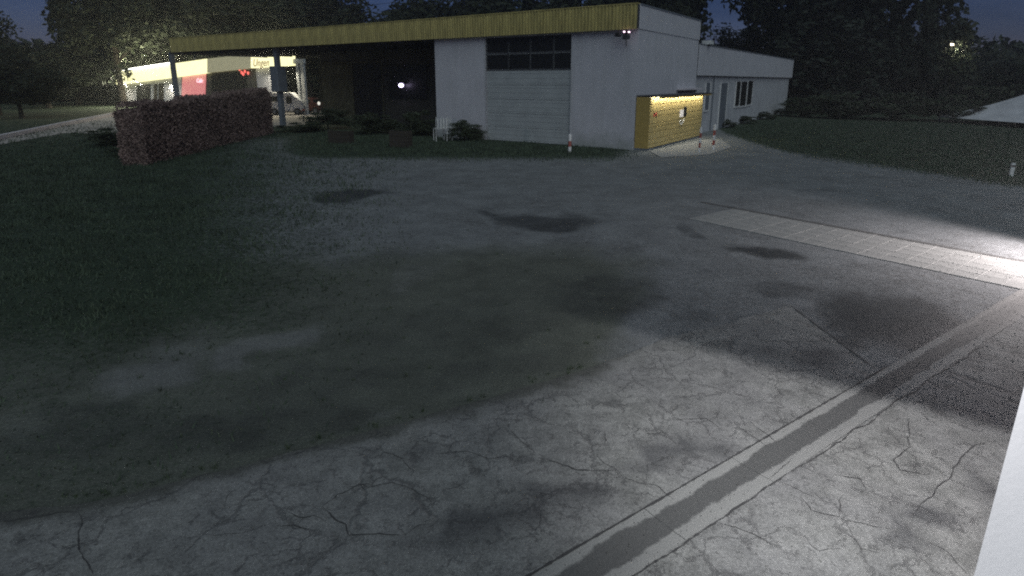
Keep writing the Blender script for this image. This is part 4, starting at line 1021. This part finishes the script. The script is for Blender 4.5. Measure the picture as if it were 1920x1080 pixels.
# grass blades: uncountable ground cover where the ground is grassy
def grass_blades():
    rng = np.random.default_rng(3); n = 420000
    px = rng.uniform(-60, 1980, n); py = 152 + 3400/rng.uniform(3400/900., 3400/75., n)
    f = (py-CY)/FPX; 
    dz = -SP - f*CP; t = -H/dz; X = (px-CX)/FPX*t; Y = (CP - f*SP)*t
    g, d, l, o = masks(px, py)
    keep = rng.random(n) < np.clip(g*1.1-.12, 0, 1)*np.clip(1.2-np.hypot(X, Y)/48, .08, 1)
    keep &= ~((X > 8) & (Y < 12)); keep &= ~pip(X, Y, [(p.x, p.y+.1) for p in edge_w] + [(6, 0), (-14, -3)]); keep &= rng.random(n) < np.clip(Y/14, .25, 1)
    # stay clear of the buildings
    rel = np.stack([X-C0.x, Y-C0.y], 1); bx = rel @ np.array([E2.x, E2.y]); by = rel @ np.array([E1.x, E1.y])
    keep &= ~((bx > -.05) & (by > -.9))
    X, Y = X[keep], Y[keep]; n = len(X)
    h = rng.uniform(.02, .06, n)*(.6+np.clip(np.hypot(X, Y)/20, 0, 1)*1.4); a = rng.uniform(0, 2*math.pi, n); w = .006+.0005*np.hypot(X, Y)
    h = h*(.5+1.1*(.5+.25*np.sin(X*2.3+1.3*np.sin(Y*1.9))+.25*np.sin(Y*3.1+1.7*np.sin(X*1.3)))**1.5)
    lean = rng.normal(0, .03, (n, 2))
    b0 = np.stack([X-np.cos(a)*w, Y-np.sin(a)*w, np.full(n, -.002)], 1); b1 = np.stack([X+np.cos(a)*w, Y+np.sin(a)*w, np.full(n, -.002)], 1)
    tp = np.stack([X+lean[:, 0], Y+lean[:, 1], h], 1)
    gm = mat('grass_blades', (.060, .088, .054), .8, .7, 1.2, 0)
    me = quads_mesh('grass', np.stack([b0, b1, tp], 1), gm, 3); o = link(bpy.data.objects.new('grass', me))
    tag(o, 'short rough grass on the verges and left side of the lot', 'grass', kind='stuff'); return n
print('blades', grass_blades())
# distant wooded rise
def woods():
    rng = np.random.default_rng(9); V = []
    for k in range(150):
        a = R(rng.uniform(-54, 54)); r = rng.uniform(105, 150); h = rng.uniform(5, 9.5); w = rng.uniform(5, 9)
        c = np.array([r*math.sin(a), r*math.cos(a), h*.5])
        d = rng.normal(size=(420, 3)); d /= np.linalg.norm(d, axis=1, keepdims=True); d *= rng.uniform(.6, 1.05, (420, 1))
        V.append(c + d*np.array([w, w, h*.55]))
    me = quads_mesh('woods', leaf_quads(np.concatenate(V), 1.3), M['leaf_dark']); o = link(bpy.data.objects.new('woods', me)); tag(o, 'dark far woods behind the buildings', 'woods', kind='stuff')
woods()

# ------------------------------------------------------------------ tent at the right edge
def tent():
    c = P(1985, 228, 40.0); e = empty('white_tent', (c.x, 40, 0), R(8)); tag(e, 'white pointed marquee tent at the right edge beyond the verge', 'tent')
    hw = 4.75; ze = P(1860, 226, 38).z+.0; zt = P(1960, 150, 40).z + .9
    ze = .35
    bm = bmesh.new(); rings = []; N_ = 10
    for k in range(N_+1):
        t = k/N_; s = (1-t)**1.9 if k < N_ else 0.0; r = hw*s+.03; z = ze + (zt-ze)*t
        ring = []
        for (sx, sy) in ((-1, -1), (0, -1), (1, -1), (1, 0), (1, 1), (0, 1), (-1, 1), (-1, 0)): ring.append(bm.verts.new((sx*r, sy*r, z)))
        rings.append(ring)
    for a, b in zip(rings, rings[1:]):
        for k in range(8): bm.faces.new((a[k], a[(k+1) % 8], b[(k+1) % 8], b[k]))
    me = bpy.data.meshes.new('roof_canvas'); bm.to_mesh(me); bm.free(); me.materials.append(M['tent']); link(bpy.data.objects.new('roof_canvas', me), e)
    m = MB()
    for sx in (-1, 1):
        for sy in (-1, 1): MB().tube([(sx*hw*.97, sy*hw*.97, 0), (sx*hw*.97, sy*hw*.97, ze+.02)], .05).build('leg', M['pole_grey'], e)
    m.box(-hw+.05, hw-.05, -hw+.03, -hw+.05, 0, ze-.01); m.build('side_wall', M['tent'], e)
tent()

# ------------------------------------------------------------------ street lamp in the tree
def street_lamp():
    b = P(1785, 84, 53.0); e = empty('street_lamp', (b.x, 53, 0)); tag(e, 'street lamp shining through the conifer right of the narrow sky gap', 'street lamp')
    MB().tube([(0, 0, 0), (0, 0, b.z+.1)], .05, 8, .035).build('pole', M['black'], e)
    MB().box(-.35, .35, -.16, .16, b.z+.09, b.z+.2, bev=.03).build('lamp_housing', M['dark_metal'], e)
    MB().ball((0, -.02, b.z+.03), .16, 2, (1.3, .8, .5)).build('bulb', M['lamp_warm'], e, True)
    ld = bpy.data.lights.new('street_light', 'POINT'); ld.energy = 90; ld.color = (1, .92, .66); ld.shadow_soft_size = .15
    lo = link(bpy.data.objects.new('street_light', ld), e); lo.location = (.2, -.5, b.z-.45)
    # branch reaching out beneath the lamp
    rng = np.random.default_rng(21); pts = rng.normal(size=(700, 3))*np.array([.75, .5, .8]) + np.array([.35, -.1, b.z-1.5]); pts[:, 0] += (b.z-1.5-pts[:, 2])*.25
    t2 = empty('leafy_branch', (b.x, 52.6, 0)); tag(t2, 'leafy branch lit green by the street lamp', 'branch')
    me = quads_mesh('foliage', leaf_quads(pts, .2), M['leaf_mid']); link(bpy.data.objects.new('foliage', me), t2)
    MB().tube([(1.6, 2.0, b.z-4.4), (.9, .9, b.z-3), (.3, 0, b.z-1.4)], .08, 6, .02).build('stem', M['bark'], t2)
street_lamp()

# ------------------------------------------------------------------ overhead wires
def wires():
    a = P(560, 22, 60); b = P(790, 4, 66)
    e = empty('utility_wire', a); tag(e, 'thin overhead wires crossing the sky above the canopy', 'wires')
    for k in range(2):
        pts = []
        for i in range(13):
            t = i/12; p = a.lerp(b, t*2.2-.6) - a; p.z += -1.0*math.sin(math.pi*t) + k*.7 + .4; pts.append(p)
        MB().tube(pts, .018, 5).build('wire', M['black'], e)
wires()

# ------------------------------------------------------------------ floodlight beside the camera with an added plate cutting its beam
def flood():
    Lp = Vector((1.25, 1.75, 3.95))
    e = empty('yard_floodlight', Lp); tag(e, 'floodlight with an added beam-cutting plate that lights the concrete yard from beside the camera', 'floodlight')
    MB().box(-.11, .11, -.18, -.06, -.0, .16, bev=.01).build('housing', M['dark_metal'], e)
    # unseen plate added to shape the shade: lower edge lies in the plane through the lamp and the shade line on the ground
    a = G(1270, 643) - Lp; b = G(1885, 810) - Lp
    d = (b-a).normalized(); pl = [a - d*9, b + d*2.2]
    k = .55
    n = Vector((0, 0, 1))
    E_ = [q.normalized()*(k/max(.35, q.normalized().dot(((a+b)/2).normalized()))) for q in pl]
    up = Vector((0, -.02, .30))
    th = Vector((.0, .006, 0))
    MB().hexa([E_[0], E_[1], E_[1]+th, E_[0]+th], [E_[0]+up, E_[1]+up, E_[1]+up+th, E_[0]+up+th]).build('cutoff_plate', M['dark_metal'], e)
    MB().tube([(0, -.1, .16), (0, -.1, .5), (1.15, 1.2, .5)], .02, 6).build('hanger', M['dark_metal'], e)
    ld = bpy.data.lights.new('flood_light', 'SPOT'); ld.energy = 1050; ld.color = (1.0, .98, .995); ld.shadow_soft_size = .012; ld.spot_size = R(112); ld.spot_blend = 1.0
    lo = link(bpy.data.objects.new('flood_light', ld), e); lo.location = (0, 0, 0)
    aim = (Vector((4.6, 4.0, 0)) - Lp); lo.rotation_euler = aim.to_track_quat('-Z', 'Y').to_euler()
    # second lamp out beyond the right edge, low above the paved strip
    L2 = Vector((9.5, 8.8, 1.15)); e = empty('strip_lamp', (L2.x, L2.y, 0)); tag(e, 'post lamp standing at the end of the pale paved strip', 'lamp')
    MB().tube([(0, 0, 0), (0, 0, L2.z-.1)], .05).build('pole', M['pole_grey'], e)
    MB().box(-.12, .12, -.12, .12, L2.z+.12, L2.z+.16).build('lamp_housing', M['dark_metal'], e)
    ld = bpy.data.lights.new('strip_light', 'SPOT'); ld.spot_size = R(150); ld.spot_blend = .4; ld.energy = 1050; ld.color = (1.0, .90, .90); ld.shadow_soft_size = .08
    lo = link(bpy.data.objects.new('strip_light', ld), e); lo.location = (0, 0, L2.z); lo.rotation_euler = (Vector((-.8, .12, -.6))).to_track_quat('-Z', 'Y').to_euler()
flood()

# ------------------------------------------------------------------ loose grit on the ground
def grit():
    rng = np.random.default_rng(31); n = 16000
    px = rng.uniform(-40, 1960, n); py = 152 + 3400/rng.uniform(3400/940., 3400/170., n)
    f = (py-CY)/FPX; t = -H/(-SP - f*CP); X = (px-CX)/FPX*t; Y = (CP - f*SP)*t
    s = rng.uniform(.0025, .007, n)*(.6+np.hypot(X, Y)/12); a = rng.uniform(0, 6.28, n); z = np.full(n, .013)
    c, q = np.cos(a)*s, np.sin(a)*s
    top = np.stack([X, Y, z+s*.9], 1); V = []
    P0 = np.stack([X+c, Y+q, z], 1); P1 = np.stack([X-q, Y+c, z], 1); P2 = np.stack([X-c*.8, Y-q, z], 1); P3 = np.stack([X+q, Y-c*.8, z], 1)
    tri = np.concatenate([np.stack([A, B, top], 1) for A, B in ((P0, P1), (P1, P2), (P2, P3), (P3, P0))])
    me = quads_mesh('grit', tri, mat('loose_grit', (.16, .16, .15), .9, .7, 3, 0), 3); o = link(bpy.data.objects.new('grit', me)); tag(o, 'loose grit and small stones on the yard and lot', 'gravel', kind='stuff')
grit()
# ------------------------------------------------------------------ thin dawn mist in the air
def haze(dens):
    m = bpy.data.materials.new('mist'); m.use_nodes = True; N = m.node_tree.nodes; N.clear()
    v = N.new('ShaderNodeVolumePrincipled'); v.inputs['Color'].default_value = (.9, .95, .95, 1); v.inputs['Density'].default_value = dens; v.inputs['Anisotropy'].default_value = .55
    o = N.new('ShaderNodeOutputMaterial'); m.node_tree.links.new(v.outputs[0], o.inputs['Volume'])
    b = MB().box(-180, 180, -60, 185, -1, 24).build('haze', m); tag(b, kind='stuff')
haze(.0016)

# ------------------------------------------------------------------ small weeds rooted along the broken yard edge and joints
def weeds():
    rng = np.random.default_rng(44); V = []
    spots = []
    for k in range(34):
        i = rng.integers(2, len(edge_w)-9); t = rng.random(); p = edge_w[i].lerp(edge_w[i+1], t); spots.append((p.x+rng.normal(0, .03), p.y+.04+abs(rng.normal(0, .05)), rng.uniform(.02, .055)))
    for k in range(60):
        p = G(rng.uniform(100, 1150), rng.uniform(420, 760)); spots.append((p.x, p.y, rng.uniform(.02, .06)))
    for x, y, h in spots:
        for b in range(14):
            a = rng.uniform(0, 6.28); r = rng.uniform(.2, 1)*h*1.1; w = .0025
            c = np.array([x+rng.normal(0, .015), y+rng.normal(0, .015), 0.0]); d = np.array([math.cos(a), math.sin(a), 0]); q = np.array([-d[1], d[0], 0])
            V.append([c-q*w, c+q*w, c+d*r+np.array([0, 0, h*rng.uniform(.5, 1.2)])])
    me = quads_mesh('weeds', np.array(V), mat('weed_leaves', (.05, .075, .035), .8, .5, 5, 0), 3); o = link(bpy.data.objects.new('weeds', me)); tag(o, 'low weeds along the broken yard edge', 'weeds', kind='stuff')
weeds()
